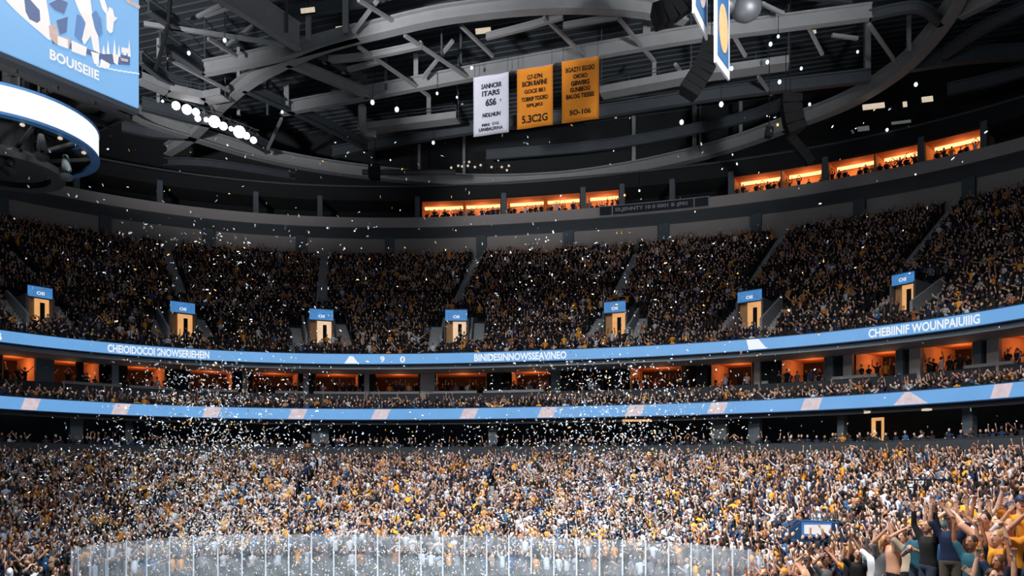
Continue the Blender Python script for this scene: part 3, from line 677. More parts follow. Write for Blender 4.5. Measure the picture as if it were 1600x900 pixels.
# ---------------------------------------------------------------- orange boxes on the top level and the club boxes
def room(x0, x1, offs, z, label, cat, group, lit, strip=True, back='warmwall'):
    """a box room open to the arena between two columns of the picture"""
    o0, o1 = offs; z0, z1 = z; pa, pb = phi_of(x0, o0), phi_of(x1, o0)
    root = empty('hospitality_box', rp((pa+pb)/2, o0, z0), label, cat, group)
    V = [rp(p, q, h) for p in (pa, pb) for q in (o0, o1) for h in (z0, z1)]
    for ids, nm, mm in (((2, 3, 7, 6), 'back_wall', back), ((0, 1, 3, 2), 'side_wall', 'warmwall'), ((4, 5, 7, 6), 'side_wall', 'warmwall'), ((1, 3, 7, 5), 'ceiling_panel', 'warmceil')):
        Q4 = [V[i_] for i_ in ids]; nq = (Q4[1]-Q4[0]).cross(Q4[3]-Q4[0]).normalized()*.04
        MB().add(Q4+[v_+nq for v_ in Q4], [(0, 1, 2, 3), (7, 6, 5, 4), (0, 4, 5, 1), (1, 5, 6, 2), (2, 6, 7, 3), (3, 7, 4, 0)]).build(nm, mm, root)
    pm = (pa+pb)/2
    if strip:
        q = .5; mb = MB(); a = rp(pa+(pb-pa)*.06, o1-1.2, z1-.2); b = rp(pa+(pb-pa)*.97, o1-1.2, z1-.2)
        mb.bar(a, b, .3, .26); mb.build('strip_lamp', 'lampwarm', root)
    c = rp(pm, o1-(1.2 if strip else 2.4), z1-.75); wd = (rp(pa, o0, 0)-rp(pb, o0, 0)).length
    l = bpy.data.lights.new('box_lamp', 'POINT'); l.energy = lit; l.color = (1, .42, .17); l.shadow_soft_size = .3
    lo = bpy.data.objects.new('box_lamp', l); COL.objects.link(lo); lo.location = c; lo.parent = root; reparent(root)
    return root
ups = [(660, 724, 'leftmost'), (724, 782, 'second from left'), (792, 850, 'third from left'), (850, 906, 'fourth from left'), (916, 967, 'fifth from left, beside the dark gap'),
       (1147, 1220, 'sixth from left, right of the dark gap'), (1222, 1284, 'fourth from right'), (1295, 1366, 'third from right'), (1368, 1434, 'second from right'), (1444, 1532, 'rightmost')]
for x0, x1, wh in ups:
    room(x0, x1, (23.9, 26.9), (29.2, 31.5), 'orange lit box on the top level, '+wh, 'box', 'orange lit boxes on the top level', 66)
for x in (652, 787, 911, 972, 1142, 1289, 1439, 1537, 500, 400, 250, 120, 1050):
    p = phi_of(x, 23.6); c = rp(p, 23.6, 30.6); q = rp(p, 24.6, 30.6); n_ = (q-c).normalized(); t_ = Vector((-n_.y, n_.x, 0))
    struct(MB().box(c+n_*.2, (.55, .5, 2.8), (t_, n_, ZV)).build('trim_suite_post', 'pilaster'))
clubs = [(5, 58), (85, 155), (196, 258), (298, 368), (396, 466), (494, 560), (587, 660), (682, 760), (800, 857), (985, 1065), (1112, 1175), (1222, 1288), (1338, 1400), (1443, 1520), (1560, 1640)]
cw = ['at the far left edge', 'second from the left edge', 'third from the left edge', 'fourth from the left edge', 'fifth from the left edge', 'sixth from the left edge', 'left of the thick pale column', 'right of the thick pale column', 'second right of the thick pale column', 'left of the middle right, behind confetti', 'sixth from the right edge', 'fifth from the right edge', 'fourth from the right edge', 'third from the right edge', 'at the right edge']
for (x0, x1), wh in zip(clubs, cw):
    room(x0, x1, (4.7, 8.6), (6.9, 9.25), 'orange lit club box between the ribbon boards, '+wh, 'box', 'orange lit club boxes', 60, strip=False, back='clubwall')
for x, w, m in ((70, 1.3, 'pilaster'), (180, .5, 'soffit'), (190, 1.0, 'dark'), (281, .9, 'dark'), (383, .45, 'panel'), (372, .9, 'dark'), (478, .45, 'panel'), (486, .7, 'dark'), (573, .45, 'panel'), (580, .8, 'dark'), (668, 1.3, 'panel'), (660, .7, 'dark'), (775, 1.2, 'dark'), (868, .8, 'pilaster'), (880, 1.6, 'dark'), (960, 1.2, 'dark'),
                (1095, .9, 'dark'), (1183, .5, 'panel'), (1192, .9, 'dark'), (1205, .8, 'dark'), (1296, .6, 'pilaster'), (1310, 1.1, 'dark'), (1325, .7, 'panel'), (1406, .5, 'pilaster'), (1418, .9, 'dark'), (1430, .8, 'panel'), (1528, .5, 'pilaster'), (1540, .9, 'dark'), (1552, .8, 'panel'), (125, .5, 'darker')):
    p = phi_of(x, 4.4); c = rp(p, 4.4, 7.9); q = rp(p, 5.4, 7.9); n_ = (q-c).normalized(); t_ = Vector((-n_.y, n_.x, 0))
    struct(MB().box(c+n_*(.1 if m != 'dark' else .3), (w, .35, 3.2), (t_, n_, ZV)).build('trim_club_post', m))
for x, w in ((118, .9), (200, .5), (492, .6), (505, .9), (770, .7), (1125, 1.2), (1180, .9), (1316, .5), (1515, .7)):
    p = phi_of(x, 1.6); c = rp(p, 1.6, 2.9); q = rp(p, 2.6, 2.9); n_ = (q-c).normalized(); t_ = Vector((-n_.y, n_.x, 0))
    struct(MB().box(c, (w, .5, 3.6), (t_, n_, ZV)).build('trim_concourse_post', 'pilaster'))
# pale rail caps in front of the boxes
for i, (a, b) in enumerate(((97, 190), (202, 270), (318, 372), (430, 478), (490, 570), (578, 655), (676, 745), (755, 850), (1190, 1200), (1300, 1370), (1508, 1585))):
    pa, pb = phi_of(a, MID1), phi_of(b, MID1)
    struct(sweep(bx(MID1-.06, 7.2, MID1+.26, 7.42), pb, pa, 12, closed=True).build('trim_rail_cap', 'fascia'))

# lit doorway under the lower ribbon, right
root = empty('lit_doorway', rp(phi_of(1372, 4), 4, 1.1), 'bright orange framed doorway in the dark concourse at right', 'doorway')
pa = phi_of(1372, 3.5); c = rp(pa, 3.5, 1.1); q = rp(pa, 4.5, 1.1); n_ = (q-c).normalized(); t_ = Vector((n_.y, -n_.x, 0))
mb = MB(); hw = .42; HH = 3.0
mb.box(c-t_*.33+ZV*HH/2, (.22, .2, HH), (t_, n_, ZV)); mb.box(c+t_*.35+ZV*HH/2, (.1, .2, HH), (t_, n_, ZV)); mb.box(c+ZV*(HH-.1), (.8, .2, .22), (t_, n_, ZV)); mb.build('door_frame', 'doorlit', root)  # frame glows by itself in place of light falling on it
MB().box(c+n_*.1+ZV*(HH/2-.1), (.5, .05, HH-.2), (t_, n_, ZV)).build('door_leaf', 'darker', root); reparent(root)
for x, y, wd, m, lb in ((995, 656, 44, 'doorlit', 'long warm ceiling lamp under the lower ribbon, behind the confetti'), (1448, 639, 10, 'panelamp', 'small pale lamp under the lower ribbon at right'), (1355, 643, 5, 'panelamp', 'tiny white lamp beside the orange doorway')):
    D = 58 if x < 1100 else 50
    p = pd(x, y+1, D); root = empty('panel_lamp', p, lb, 'lamp'); MB().box(p, (wd/F*D, .5, .14)).build('diffuser', m, root); MB().box(p+ZV*.1, (wd/F*D+.1, .6, .08)).build('housing', 'black', root); reparent(root)

# ---------------------------------------------------------------- aisles and upper entrances
AISLES = []   # straight strips in plan on a tier: (p0, p1, halfwidth, tier)
def aisle(tier, xb, yb, xt, yt, hw=.62, build=True):
    zf, o0, o1 = {'up': (zup, UP0, UP1), 'low': (zlow, LOW0, LOW1)}[tier]
    a = on_deck(xb, yb, zf, o0, o1); b = on_deck(xt, yt, zf, o0, o1)
    pa = np.array([float(v) for v in ring(a[1], a[0])]); pb = np.array([float(v) for v in ring(b[1], b[0])])
    AISLES.append((pa, pb, hw, tier))
    if not build: return
    n = max(4, int(np.hypot(*(pb-pa))/.42)); mb = MB(); d = Vector((*(pb-pa), 0)).normalized(); s_ = Vector((d.y, -d.x, 0))
    for k in range(n):
        q = pa+(pb-pa)*(k+.5)/n; of = float(off_of(np.array([q[0]]), np.array([q[1]]))[0]); z = zf(of)+EYE
        mb.box(Vector((q[0], q[1], z-.16)), (hw*2-.08, np.hypot(*(pb-pa))/n+.02, .5), (s_, d, ZV))
    struct(mb.build('floor_aisle_steps', 'stair'))
HOLES = []
def entrance(x, ytop, label, xt, yt, wide=36, lit='doorlit', text=True):
    """box entrance in the upper tier with a blue sign over it"""
    of = 6.6; p = phi_of(x, of); c = rp(p, of, 0); q = rp(p, of+1, 0); n_ = (q-c); n_.z = 0; n_.normalize(); t_ = Vector((n_.y, -n_.x, 0)); D = c.y
    ztop = (HZ-ytop)/F*D; zs = ztop-16.5/F*D; zf = zup(of)-.4; w = wide/F*D; c.z = EYE
    root = empty('tier_entrance', c+ZV*zf, label, 'entrance', 'blue signed entrances of the upper tier')
    sg_ = MB().box(c+ZV*((ztop+zs)/2)-n_*.1, (w, .14, ztop-zs), (t_, n_, ZV)).build('sign', 'sign', root)
    mb = MB(); mb.box(c+ZV*(ztop+.05)-n_*.1, (w+.1, .2, .08), (t_, n_, ZV)); mb.box(c+ZV*(zs-.04)-n_*.1, (w+.1, .2, .08), (t_, n_, ZV)); mb.build('sign_frame', 'frame_blue', sg_)
    mb = MB(); flat_text(mb, 'OII', c+ZV*(zs+.2)-n_*.19-t_*.28, t_, ZV, .56, .28); mb.build('sign_lettering', 'led_white', sg_)
    depth = 3.8
    mb = MB()
    for sg in (-1, 1): mb.box(c+t_*sg*(w/2+.08)+n_*(depth/2-.2)+ZV*((zs+zf)/2), (.16, depth, zs-zf+.1), (t_, n_, ZV))
    mb.box(c+n_*(depth/2-.1)+ZV*(zs+.1), (w+.3, depth, .18), (t_, n_, ZV)); mb.box(c+n_*(depth/2)+ZV*(zf-.05), (w+.3, depth+1.2, .2), (t_, n_, ZV))
    mb.build('walls', 'concrete', root)
    # sloping parapets
    for sg in (-1, 1):
        e = c+t_*sg*(w/2+.35); mb = MB(); P = [e+n_*-1.2+ZV*(zf-.2), e+n_*-1.2+ZV*(zf+.8), e+n_*3.6+ZV*(ztop+.1), e+n_*3.6+ZV*(zf)]
        mb.add([q+t_*k for k in (-.1, .1) for q in P], [(0, 1, 2, 3), (7, 6, 5, 4), (0, 4, 5, 1), (1, 5, 6, 2), (2, 6, 7, 3), (3, 7, 4, 0)]); mb.build('parapet', 'stair', root)
    MB().box(c+n_*.32+t_*(w*.14)+ZV*((zs+zf)/2+.1), (w*.6, .08, zs-zf-.2), (t_, n_, ZV)).build('glow_door', lit, root)  # panel's own glow stands in for light from the passage
    MB().box(c+n_*.36+ZV*((zs+zf)/2+.1), (w-.05, .06, zs-zf-.1), (t_, n_, ZV)).build('inner_wall', 'warmwall', root)
    MB().box(c+n_*.26+t_*(w*.16)+ZV*(zf+1.1), (.34, .06, 1.9), (t_, n_, ZV)).build('gap_shade_strip', 'darker', root)  # solid black strip painted in for the shade of a gap
    reparent(root)
    HOLES.append((np.array([c.x, c.y]), np.array([n_.x, n_.y]), w/2+.55, -1.5, 4.6))
    # side stairs and stair above
    if xt is not None: aisle('up', x, ytop-2, xt, yt)
    for sg in (-1, 1): 
        e = c+t_*sg*(w/2+1.05); pa = e-n_*2.2; pb = e+n_*3.2
        AISLES.append((np.array([pa.x, pa.y]), np.array([pb.x, pb.y]), .6, 'up')); n = 11; mb = MB()
        for k in range(n):
            q = pa.lerp(pb, (k+.5)/n); of2 = float(off_of(np.array([q.x]), np.array([q.y]))[0])
            mb.box(Vector((q.x, q.y, EYE+zup(of2)-.16)), (1.0, .5, .5), (t_, n_, ZV))
        struct(mb.build('floor_aisle_steps', 'stair'))
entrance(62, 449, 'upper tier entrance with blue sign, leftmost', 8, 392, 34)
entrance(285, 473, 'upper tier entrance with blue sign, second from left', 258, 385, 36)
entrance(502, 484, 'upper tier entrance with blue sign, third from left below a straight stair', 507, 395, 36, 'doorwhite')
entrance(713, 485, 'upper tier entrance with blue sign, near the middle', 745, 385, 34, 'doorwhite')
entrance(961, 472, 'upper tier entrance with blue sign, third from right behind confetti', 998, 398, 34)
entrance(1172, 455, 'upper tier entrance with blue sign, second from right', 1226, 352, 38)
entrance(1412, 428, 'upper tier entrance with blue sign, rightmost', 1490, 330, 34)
aisle('low', 455, 812, 500, 745, .5); aisle('low', 765, 805, 770, 760, .35)

# ---------------------------------------------------------------- rink boards and glass
GOFF = -22.15
pg = np.linspace(math.radians(-60), math.radians(225), 400); gx, gy = ring(pg, GOFF)
L = np.concatenate([[0], np.cumsum(np.hypot(np.diff(gx), np.diff(gy)))])
root = empty('rink_glass', rp(PI/2, GOFF, -EYE), 'rink glass with thin pale uprights on low white boards, along the bottom edge', 'rink glass')
sweep(bx(GOFF-.12, -EYE+.2, GOFF+.08, -EYE+.5), math.radians(-60), math.radians(225), 160, closed=True).build('board', 'board', root)
sweep(bx(GOFF-.13, -EYE, GOFF+.08, -EYE+.2), math.radians(-60), math.radians(225), 160, closed=True).build('kickplate', 'kick', root)
SP = 1.22; npost = int(L[-1]/SP); gl0 = -EYE+.5; glt = -3.22; k0 = None
posts = [(float(np.interp(k*SP, L, gx)), float(np.interp(k*SP, L, gy))) for k in range(npost)]
vis = [i for i, (x, y) in enumerate(posts) if y > 5 and -80 < 800+x/y*F < 1680 and HZ-(glt)*F/y < 930]
pm_ = MB().box((0, 0, (glt-gl0)/2), (.075, .06, glt-gl0)).mesh('stanchion', 'pale'); tot = len(vis)
def ordinal(i, n):
    return '%d%s' % (i, {1: 'st', 2: 'nd', 3: 'rd'}.get(i if i < 20 else i % 10, 'th'))
vis.sort(key=lambda i: posts[i][0]/posts[i][1])
prev = None
for q, i in enumerate(vis):
    x, y = posts[i]; o = ob('stanchion', pm_, root); o.location = (x, y, EYE+gl0); nxt = posts[min(i+1, npost-1)]
    ang = math.atan2(nxt[1]-y, nxt[0]-x); o.rotation_euler = (0, 0, ang)
    d = math.hypot(nxt[0]-x, nxt[1]-y)
    h = glt-gl0-.05
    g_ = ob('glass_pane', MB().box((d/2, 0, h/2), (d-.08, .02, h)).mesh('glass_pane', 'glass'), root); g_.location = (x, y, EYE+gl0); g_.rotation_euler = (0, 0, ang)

reparent(root)
# ---------------------------------------------------------------- blue tunnel mouth, lower right
of, p = on_deck(1275, 873, zlow, LOW0, LOW1); c = rp(p, of, zlow(of)); D = c.y
root = empty('tunnel_entrance', c, 'blue walled tunnel mouth with a white lit screen and railing', 'entrance')
t_ = Vector((1, -.10, 0)).normalized(); n_ = Vector((.10, 1, 0)).normalized()
def q3(x, y, dd=0): v = pd(x, y, D+dd); return v
mb = MB()
def slab(P, thick, mb, mi=0):
    mb.add([v+n_*k for k in (0, thick) for v in P], [tuple(range(len(P))), tuple(range(2*len(P)-1, len(P)-1, -1))]+[(i, (i+1) % len(P), len(P)+(i+1) % len(P), len(P)+i) for i in range(len(P))], mi)
slab([q3(1206, 846), q3(1252, 815), q3(1252, 850), q3(1206, 856)], .2, mb); mb.build('ramp_wall', 'navy', root)
mb = MB(); slab([q3(1252, 814), q3(1330, 818), q3(1330, 850), q3(1252, 846)], 1.6, mb); mb.build('header_wall', 'navy', root)
mb = MB(); slab([q3(1253, 816, -.08), q3(1300, 817, -.08), q3(1300, 839, -.08), q3(1253, 838, -.08)], .06, mb); mb.build('screen_border', 'screen_mid', root)
mb = MB(); slab([q3(1257, 820, -.14), q3(1298, 820, -.14), q3(1298, 837, -.14), q3(1257, 834, -.14)], .05, mb); mb.build('lit_screen', 'screen_white', root)
mb = MB()
a, b = q3(1267, 812), q3(1331, 816)
for hh in (.08, .38): mb.bar(a+ZV*hh, b+ZV*hh, .045, .045)
for k in range(9): v = a.lerp(b, k/8); mb.bar(v, v+ZV*.38, .035, .035)
mb.bar(q3(1206, 846)+ZV*.25, q3(1252, 815)+ZV*.25, .04, .04)
for k in range(4): v = q3(1206, 846).lerp(q3(1252, 815), k/3); mb.bar(v, v+ZV*.25, .03, .03)
mb.build('railing', 'grey', root); reparent(root)
HOLES.append((np.array([c.x, c.y]), np.array([n_.x, n_.y]), 1.2, -1.3, 1.8))
# black equipment stand, right
of, p = on_deck(1452, 800, zlow, LOW0, LOW1); c2 = rp(p, of, zlow(of))
root = empty('camera_platform', c2, 'black metal camera platform rail among the right hand crowd', 'platform')
mb = MB(); mb.box(c2+ZV*.9, (2.2, 1.0, .12))
for i in (-1, 0, 1):
    for j in (-1, 1): mb.bar(c2+Vector((i*1.0, j*.45, 0)), c2+Vector((i*1.0, j*.45, 1.7)), .06, .06)
for z in (1.3, 1.7): mb.bar(c2+Vector((-1.1, -.45, z)), c2+Vector((1.1, -.45, z)), .07, .07); mb.bar(c2+Vector((-1.1, .45, z)), c2+Vector((1.1, .45, z)), .07, .07)
mb.build('frame', 'black', root); mb = MB(); mb.box(c2+ZV*1.15+Vector((0, -.45, 0)), (2.1, .05, .5)); mb.build('front_panel', 'black', root); reparent(root)
HOLES.append((np.array([c2.x, c2.y]), np.array([0., 1.]), 1.2, -.7, .7))

# ================================================================ PEOPLE
SKIN = [(232, 188, 164), (224, 176, 150), (208, 154, 128), (242, 204, 182), (178, 122, 94), (118, 78, 60), (220, 172, 148)]
POSES = {  # name: (left elbow, left wrist, right elbow, right wrist, hand kinds)
    'both arms raised': ((.30, -.06, 1.66), (.27, -.10, 1.93), 'open'),
    'arms spread in a V': ((.40, -.06, 1.58), (.60, -.08, 1.80), 'open'),
    'one arm raised': ((.27, -.08, 1.68), (.22, -.12, 1.94), 'one'),
    'fists raised': ((.33, -.10, 1.56), (.29, -.15, 1.82), 'fist'),
    'clapping overhead': ((.28, -.10, 1.67), (.09, -.16, 1.90), 'clap'),
    'hands clasped on head': ((.38, -.02, 1.62), (.15, -.02, 1.78), 'clap'),
    'clapping at the chest': ((.26, -.14, 1.18), (.07, -.37, 1.32), 'clap'),
    'arms down': ((.25, .03, 1.15), (.25, -.10, .92), 'open'),
}
def arms_of(pose):
    e, w, k = POSES[pose]; mir = lambda v: Vector((-v[0], v[1], v[2]))
    L_ = (Vector(e), Vector(w), 'fist' if k == 'fist' else 'open'); R_ = (mir(e), mir(w), L_[2])
    if k == 'one': R_ = (Vector((-.25, .03, 1.15)), Vector((-.24, -.10, .92)), 'open'); L_ = (L_[0], L_[1], 'fist')
    if k == 'clap': L_ = (L_[0], L_[1], 'palm'); R_ = (R_[0], R_[1], 'palm')
    return L_, R_
def cone(mb, a, b, ra, rb, n=10):
    """rounded tapered bone"""
    a, b = Vector(a), Vector(b); d = (b-a).normalized()
    pts = [a-d*ra*.98, a-d*ra*.7, a, b, b+d*rb*.7, b+d*rb*.98]; rs = [ra*.15, ra*.72, ra, rb, rb*.72, rb*.15]
    mb.tube(pts, 1, n, rs=rs)
def hand(mb, w, d, side, kind):
    """five finger hand from the wrist w along d"""
    d = d.normalized(); across = Vector((1, 0, 0))-d*d.x
    if across.length < .2: across = Vector((0, 1, 0))-d*d.y
    across.normalize(); across *= -side      # towards the thumb, the inner side
    nrm = d.cross(across).normalized()
    if nrm.y > 0: nrm = -nrm                  # palm faces forward
    if kind == 'palm': across, nrm = (nrm*1.0), across*1.0
    p0 = w+d*.015; p1 = w+d*.085
    for k in (-1, -.33, .33, 1): cone(mb, p0+across*k*.018, p1+across*k*.030, .015, .014, 8)
    lens = (.062, .076, .083, .074)           # little .. index
    for i, L_ in enumerate(lens):
        k = (-1, -.33, .33, 1)[i]; b = p1+across*k*.031
        if kind == 'fist': s1, s2, s3 = nrm*.8+d*.3, -d*.8+nrm*.3, -nrm*.5-d*.5
        else: s1, s2, s3 = d+nrm*.12+across*k*.14, d+nrm*.32+across*k*.14, d+nrm*.5+across*k*.12
        q = b
        for s_, fr, r0, r1 in ((s1, .45, .0105, .0098), (s2, .32, .0098, .009), (s3, .23, .009, .008)):
            e = q+s_.normalized()*L_*fr; cone(mb, q, e, r0, r1, 7); q = e
    t0 = w+d*.03+across*.024; t1 = t0+(d*.55+across*.8+nrm*.25).normalized()*.04
    t2 = t1+((d*.9+across*.25+nrm*.4) if kind != 'fist' else (nrm-across*.8+d*.2)).normalized()*.032
    cone(mb, t0, t1, .014, .012, 7); cone(mb, t1, t2, .012, .0095, 7)
HC = Vector((0, -.018, 1.655))
def loft(mb, L_, n=20):
    """closed trunk from (height, half width, half depth, shift back)"""
    vs = [(math.cos(2*PI*k/n)*a, math.sin(2*PI*k/n)*b+y, z) for z, a, b, y in L_ for k in range(n)]
    fs = [(i*n+k, i*n+(k+1) % n, (i+1)*n+(k+1) % n, (i+1)*n+k) for i in range(len(L_)-1) for k in range(n)]+[tuple(range(n))[::-1], tuple((len(L_)-1)*n+k for k in range(n))]
    return mb.add(vs, fs)
def trunk(mb, g):
    return loft(mb, [(.84, .12+g, .09+g, .01), (.90, .165+g, .115+g, .01), (.98, .168+g, .118+g, .005), (1.08, .148+g, .104+g, 0), (1.18, .150+g, .106+g, -.003), (1.28, .168+g, .116+g, -.004), (1.36, .178+g, .114+g, 0), (1.42, .165+g, .092+g, .008), (1.455, .115+g, .072+g, .012), (1.475, .066+g*.6, .055+g*.6, .012)])
def body_mb(pose):
    mb = MB(); trunk(mb, 0)
    cone(mb, (0, .015, 1.42), (0, -.005, 1.57), .062, .052, 12)
    mb.ell(HC, (.076, .096, .118), 18, 12); mb.ell((0, -.05, 1.585), (.052, .06, .045), 14, 8)        # skull and jaw
    cone(mb, (0, -.108, 1.675), (0, -.128, 1.64), .009, .015, 8)                                       # nose
    for s_ in (-1, 1): mb.ell((s_*.078, .0, 1.65), (.012, .022, .034), 8, 6); mb.ell((s_*.03, -.095, 1.695), (.024, .014, .009), 8, 6)   # ears, brows
    mb.ell((0, -.105, 1.602), (.022, .012, .010), 8, 6)
    for s_, (e, w, kd) in zip((1, -1), arms_of(pose)):
        sh = Vector((s_*.175, 0, 1.405)); mb.ell(sh, (.062, .06, .062), 12, 8)
        cone(mb, sh, e, .052, .041, 12); cone(mb, e, e.lerp(w, .35), .041, .042, 12); cone(mb, e.lerp(w, .3), w, .041, .027, 12)
        hand(mb, w, w-e, s_, kd)
        cone(mb, (s_*.09, 0, .93), (s_*.10, -.02, .50), .088, .056, 12); cone(mb, (s_*.10, -.02, .50), (s_*.105, .005, .36), .056, .055, 12)
        cone(mb, (s_*.105, .005, .36), (s_*.105, .01, .09), .055, .038, 12); cone(mb, (s_*.105, .01, .045), (s_*.12, -.15, .035), .04, .032, 10)
    return mb
def shirt_mb(pose, long_sleeve=False):
    mb = MB()
    trunk(mb, .018)
    for s_, (e, w, kd) in zip((1, -1), arms_of(pose)):
        sh = Vector((s_*.175, 0, 1.405)); mb.ell(sh, (.078, .077, .078), 12, 8); cone(mb, sh, sh.lerp(e, .78 if not long_sleeve else 1), .072, .062 if not long_sleeve else .055, 12)
        if long_sleeve: cone(mb, e, e.lerp(w, .9), .056, .042, 12)
    return mb
def remesh(mb, name, m, voxel, keep=.25):
    me = mb.mesh(name, m); o = bpy.data.objects.new('tmp', me); COL.objects.link(o)
    md = o.modifiers.new('r', 'REMESH'); md.mode = 'VOXEL'; md.voxel_size = voxel; md.use_smooth_shade = True
    sm = o.modifiers.new('s', 'SMOOTH'); sm.factor = .5; sm.iterations = 2
    dc = o.modifiers.new('d', 'DECIMATE'); dc.ratio = keep
    bpy.context.view_layer.update()
    out = bpy.data.meshes.new_from_object(o.evaluated_get(bpy.context.evaluated_depsgraph_get())); out.name = name; print('PROTO', name, len(out.vertices))
    out.polygons.foreach_set('use_smooth', [True]*len(out.polygons))
    out.materials.clear(); out.materials.append(M[m])
    bpy.data.objects.remove(o); return out
def paint(me):
    n = len(me.vertices); co = np.empty(n*3, 'f'); me.vertices.foreach_get('co', co); co = co.reshape(-1, 3); c = np.ones((n, 4), 'f')
    for s_ in (-1, 1):
        d = np.hypot((co[:, 0]-s_*.031), (co[:, 2]-1.668)*1.5); k = (d < .0165) & (co[:, 1] < -.075); c[k, :3] = (.95, 1.15, 1.3); k = (d < .0095) & (co[:, 1] < -.075); c[k, :3] = .05
        k = (np.abs(co[:, 0]-s_*.031) < .022) & (np.abs(co[:, 2]-1.694) < .0055) & (co[:, 1] < -.08); c[k, :3] = (.3, .25, .22)
    k = (np.abs(co[:, 0]) < .026) & (np.abs(co[:, 2]-1.603) < .009) & (co[:, 1] < -.09); c[k, :3] = (.55, .28, .28)
    k = (np.abs(co[:, 0]) < .016) & (np.abs(co[:, 2]-1.603) < .004) & (co[:, 1] < -.09); c[k, :3] = (.15, .06, .06)
    a = me.color_attributes.new('tint', 'FLOAT_COLOR', 'POINT'); a.data.foreach_set('color', c.ravel())
PROTO = {}
for i, pz in enumerate(POSES):
    b = remesh(body_mb(pz), 'body', 'skin', .0075, .17); paint(b)
    PROTO[pz] = (b, remesh(shirt_mb(pz), 'shirt', 'cloth', .016), remesh(shirt_mb(pz, True), 'sweatshirt', 'cloth', .016))
mb = MB()
mb.ell((0, 0, .93), (.185, .135, .12), 16, 10)
for s_ in (-1, 1): cone(mb, (s_*.092, 0, .90), (s_*.10, -.02, .5), .102, .075, 12); cone(mb, (s_*.10, -.02, .5), (s_*.105, .01, .12), .075, .062, 12)
TROUSERS = remesh(mb, 'trousers', 'cloth', .018)
mb = MB()
for s_ in (-1, 1): cone(mb, (s_*.105, .02, .055), (s_*.12, -.15, .045), .052, .045, 12); mb.box((s_*.113, -.06, .012), (.09, .28, .024))
SHOES = remesh(mb, 'shoes', 'cloth', .014)
def hair_mesh(kind):
    mb = MB(); c = HC+Vector((0, .020, .024))
    if kind == 'short': mb.ell(c, (.084, .096, .106), 20, 12)
    elif kind == 'long':
        mb.ell(c, (.088, .100, .108), 20, 12); cone(mb, c+Vector((0, .035, -.02)), c+Vector((0, .075, -.24)), .075, .05, 12)
        for s_ in (-1, 1): cone(mb, c+Vector((s_*.07, .01, -.02)), c+Vector((s_*.085, .02, -.2)), .028, .025, 10)
    elif kind == 'bun': mb.ell(c, (.084, .096, .106), 20, 12); mb.ell(c+Vector((0, .09, .06)), (.04, .04, .04), 12, 8)
    elif kind == 'cap':
        mb.ell(c+Vector((0, -.004, .006)), (.088, .102, .106), 20, 12)
        mb.add([HC+Vector((x, y, z)) for z in (.048, .06) for x, y in ((-.07, -.07), (-.06, -.14), (-.03, -.168), (.03, -.168), (.06, -.14), (.07, -.07))], [(0, 1, 2, 3, 4, 5)[::-1], (6, 7, 8, 9, 10, 11)]+[(i, (i+1) % 6, 6+(i+1) % 6, 6+i) for i in range(6)])
    elif kind == 'beanie': mb.ell(c+Vector((0, -.004, .01)), (.09, .104, .112), 20, 12); mb.ell(HC+Vector((0, .01, .148)), (.03, .03, .03), 10, 8)
    return mb.mesh('hair', 'hair', True)
HAIR = {k: hair_mesh(k) for k in ('short', 'long', 'bun', 'cap', 'beanie')}
HEADS = [('short black hair', 'short', (18, 14, 12)), ('short brown hair', 'short', (58, 38, 26)), ('short fair hair', 'short', (170, 130, 80)), ('long dark hair', 'long', (26, 18, 14)), ('long brown hair', 'long', (84, 54, 34)), ('long blond hair', 'long', (196, 156, 100)),
         ('brown hair in a bun', 'bun', (64, 42, 28)), ('a black cap', 'cap', (14, 15, 18)), ('a gold cap', 'cap', (236, 160, 40)), ('a navy cap', 'cap', (22, 40, 84)), ('a white cap', 'cap', (222, 224, 228)), ('a teal cap', 'cap', (28, 92, 112)), ('a gold bobble hat', 'beanie', (228, 156, 44)), ('short grey hair', 'short', (130, 128, 126))]
HW = [10, 12, 5, 8, 8, 6, 3, 6, 3, 4, 3, 3, 2, 4]
SHIRTS = [('black shirt', 0, (14, 15, 18)), ('black sweatshirt', 1, (18, 20, 24)), ('navy shirt', 0, (18, 36, 72)), ('navy sweatshirt', 1, (20, 34, 62)), ('white shirt', 0, (216, 218, 226)), ('gold shirt', 0, (230, 150, 40)), ('gold sweatshirt', 1, (222, 144, 44)), ('grey shirt', 0, (120, 122, 128)), ('teal shirt', 0, (30, 88, 108)), ('blue shirt', 0, (40, 96, 156)), ('cream shirt', 0, (214, 196, 172)), ('rust shirt', 0, (170, 88, 50)), ('grey sweatshirt', 1, (88, 90, 98)), ('peach shirt', 0, (222, 168, 138))]
SW = [12, 2, 9, 2, 6, 5, 1, 5, 6, 4, 7, 3, 1, 12]

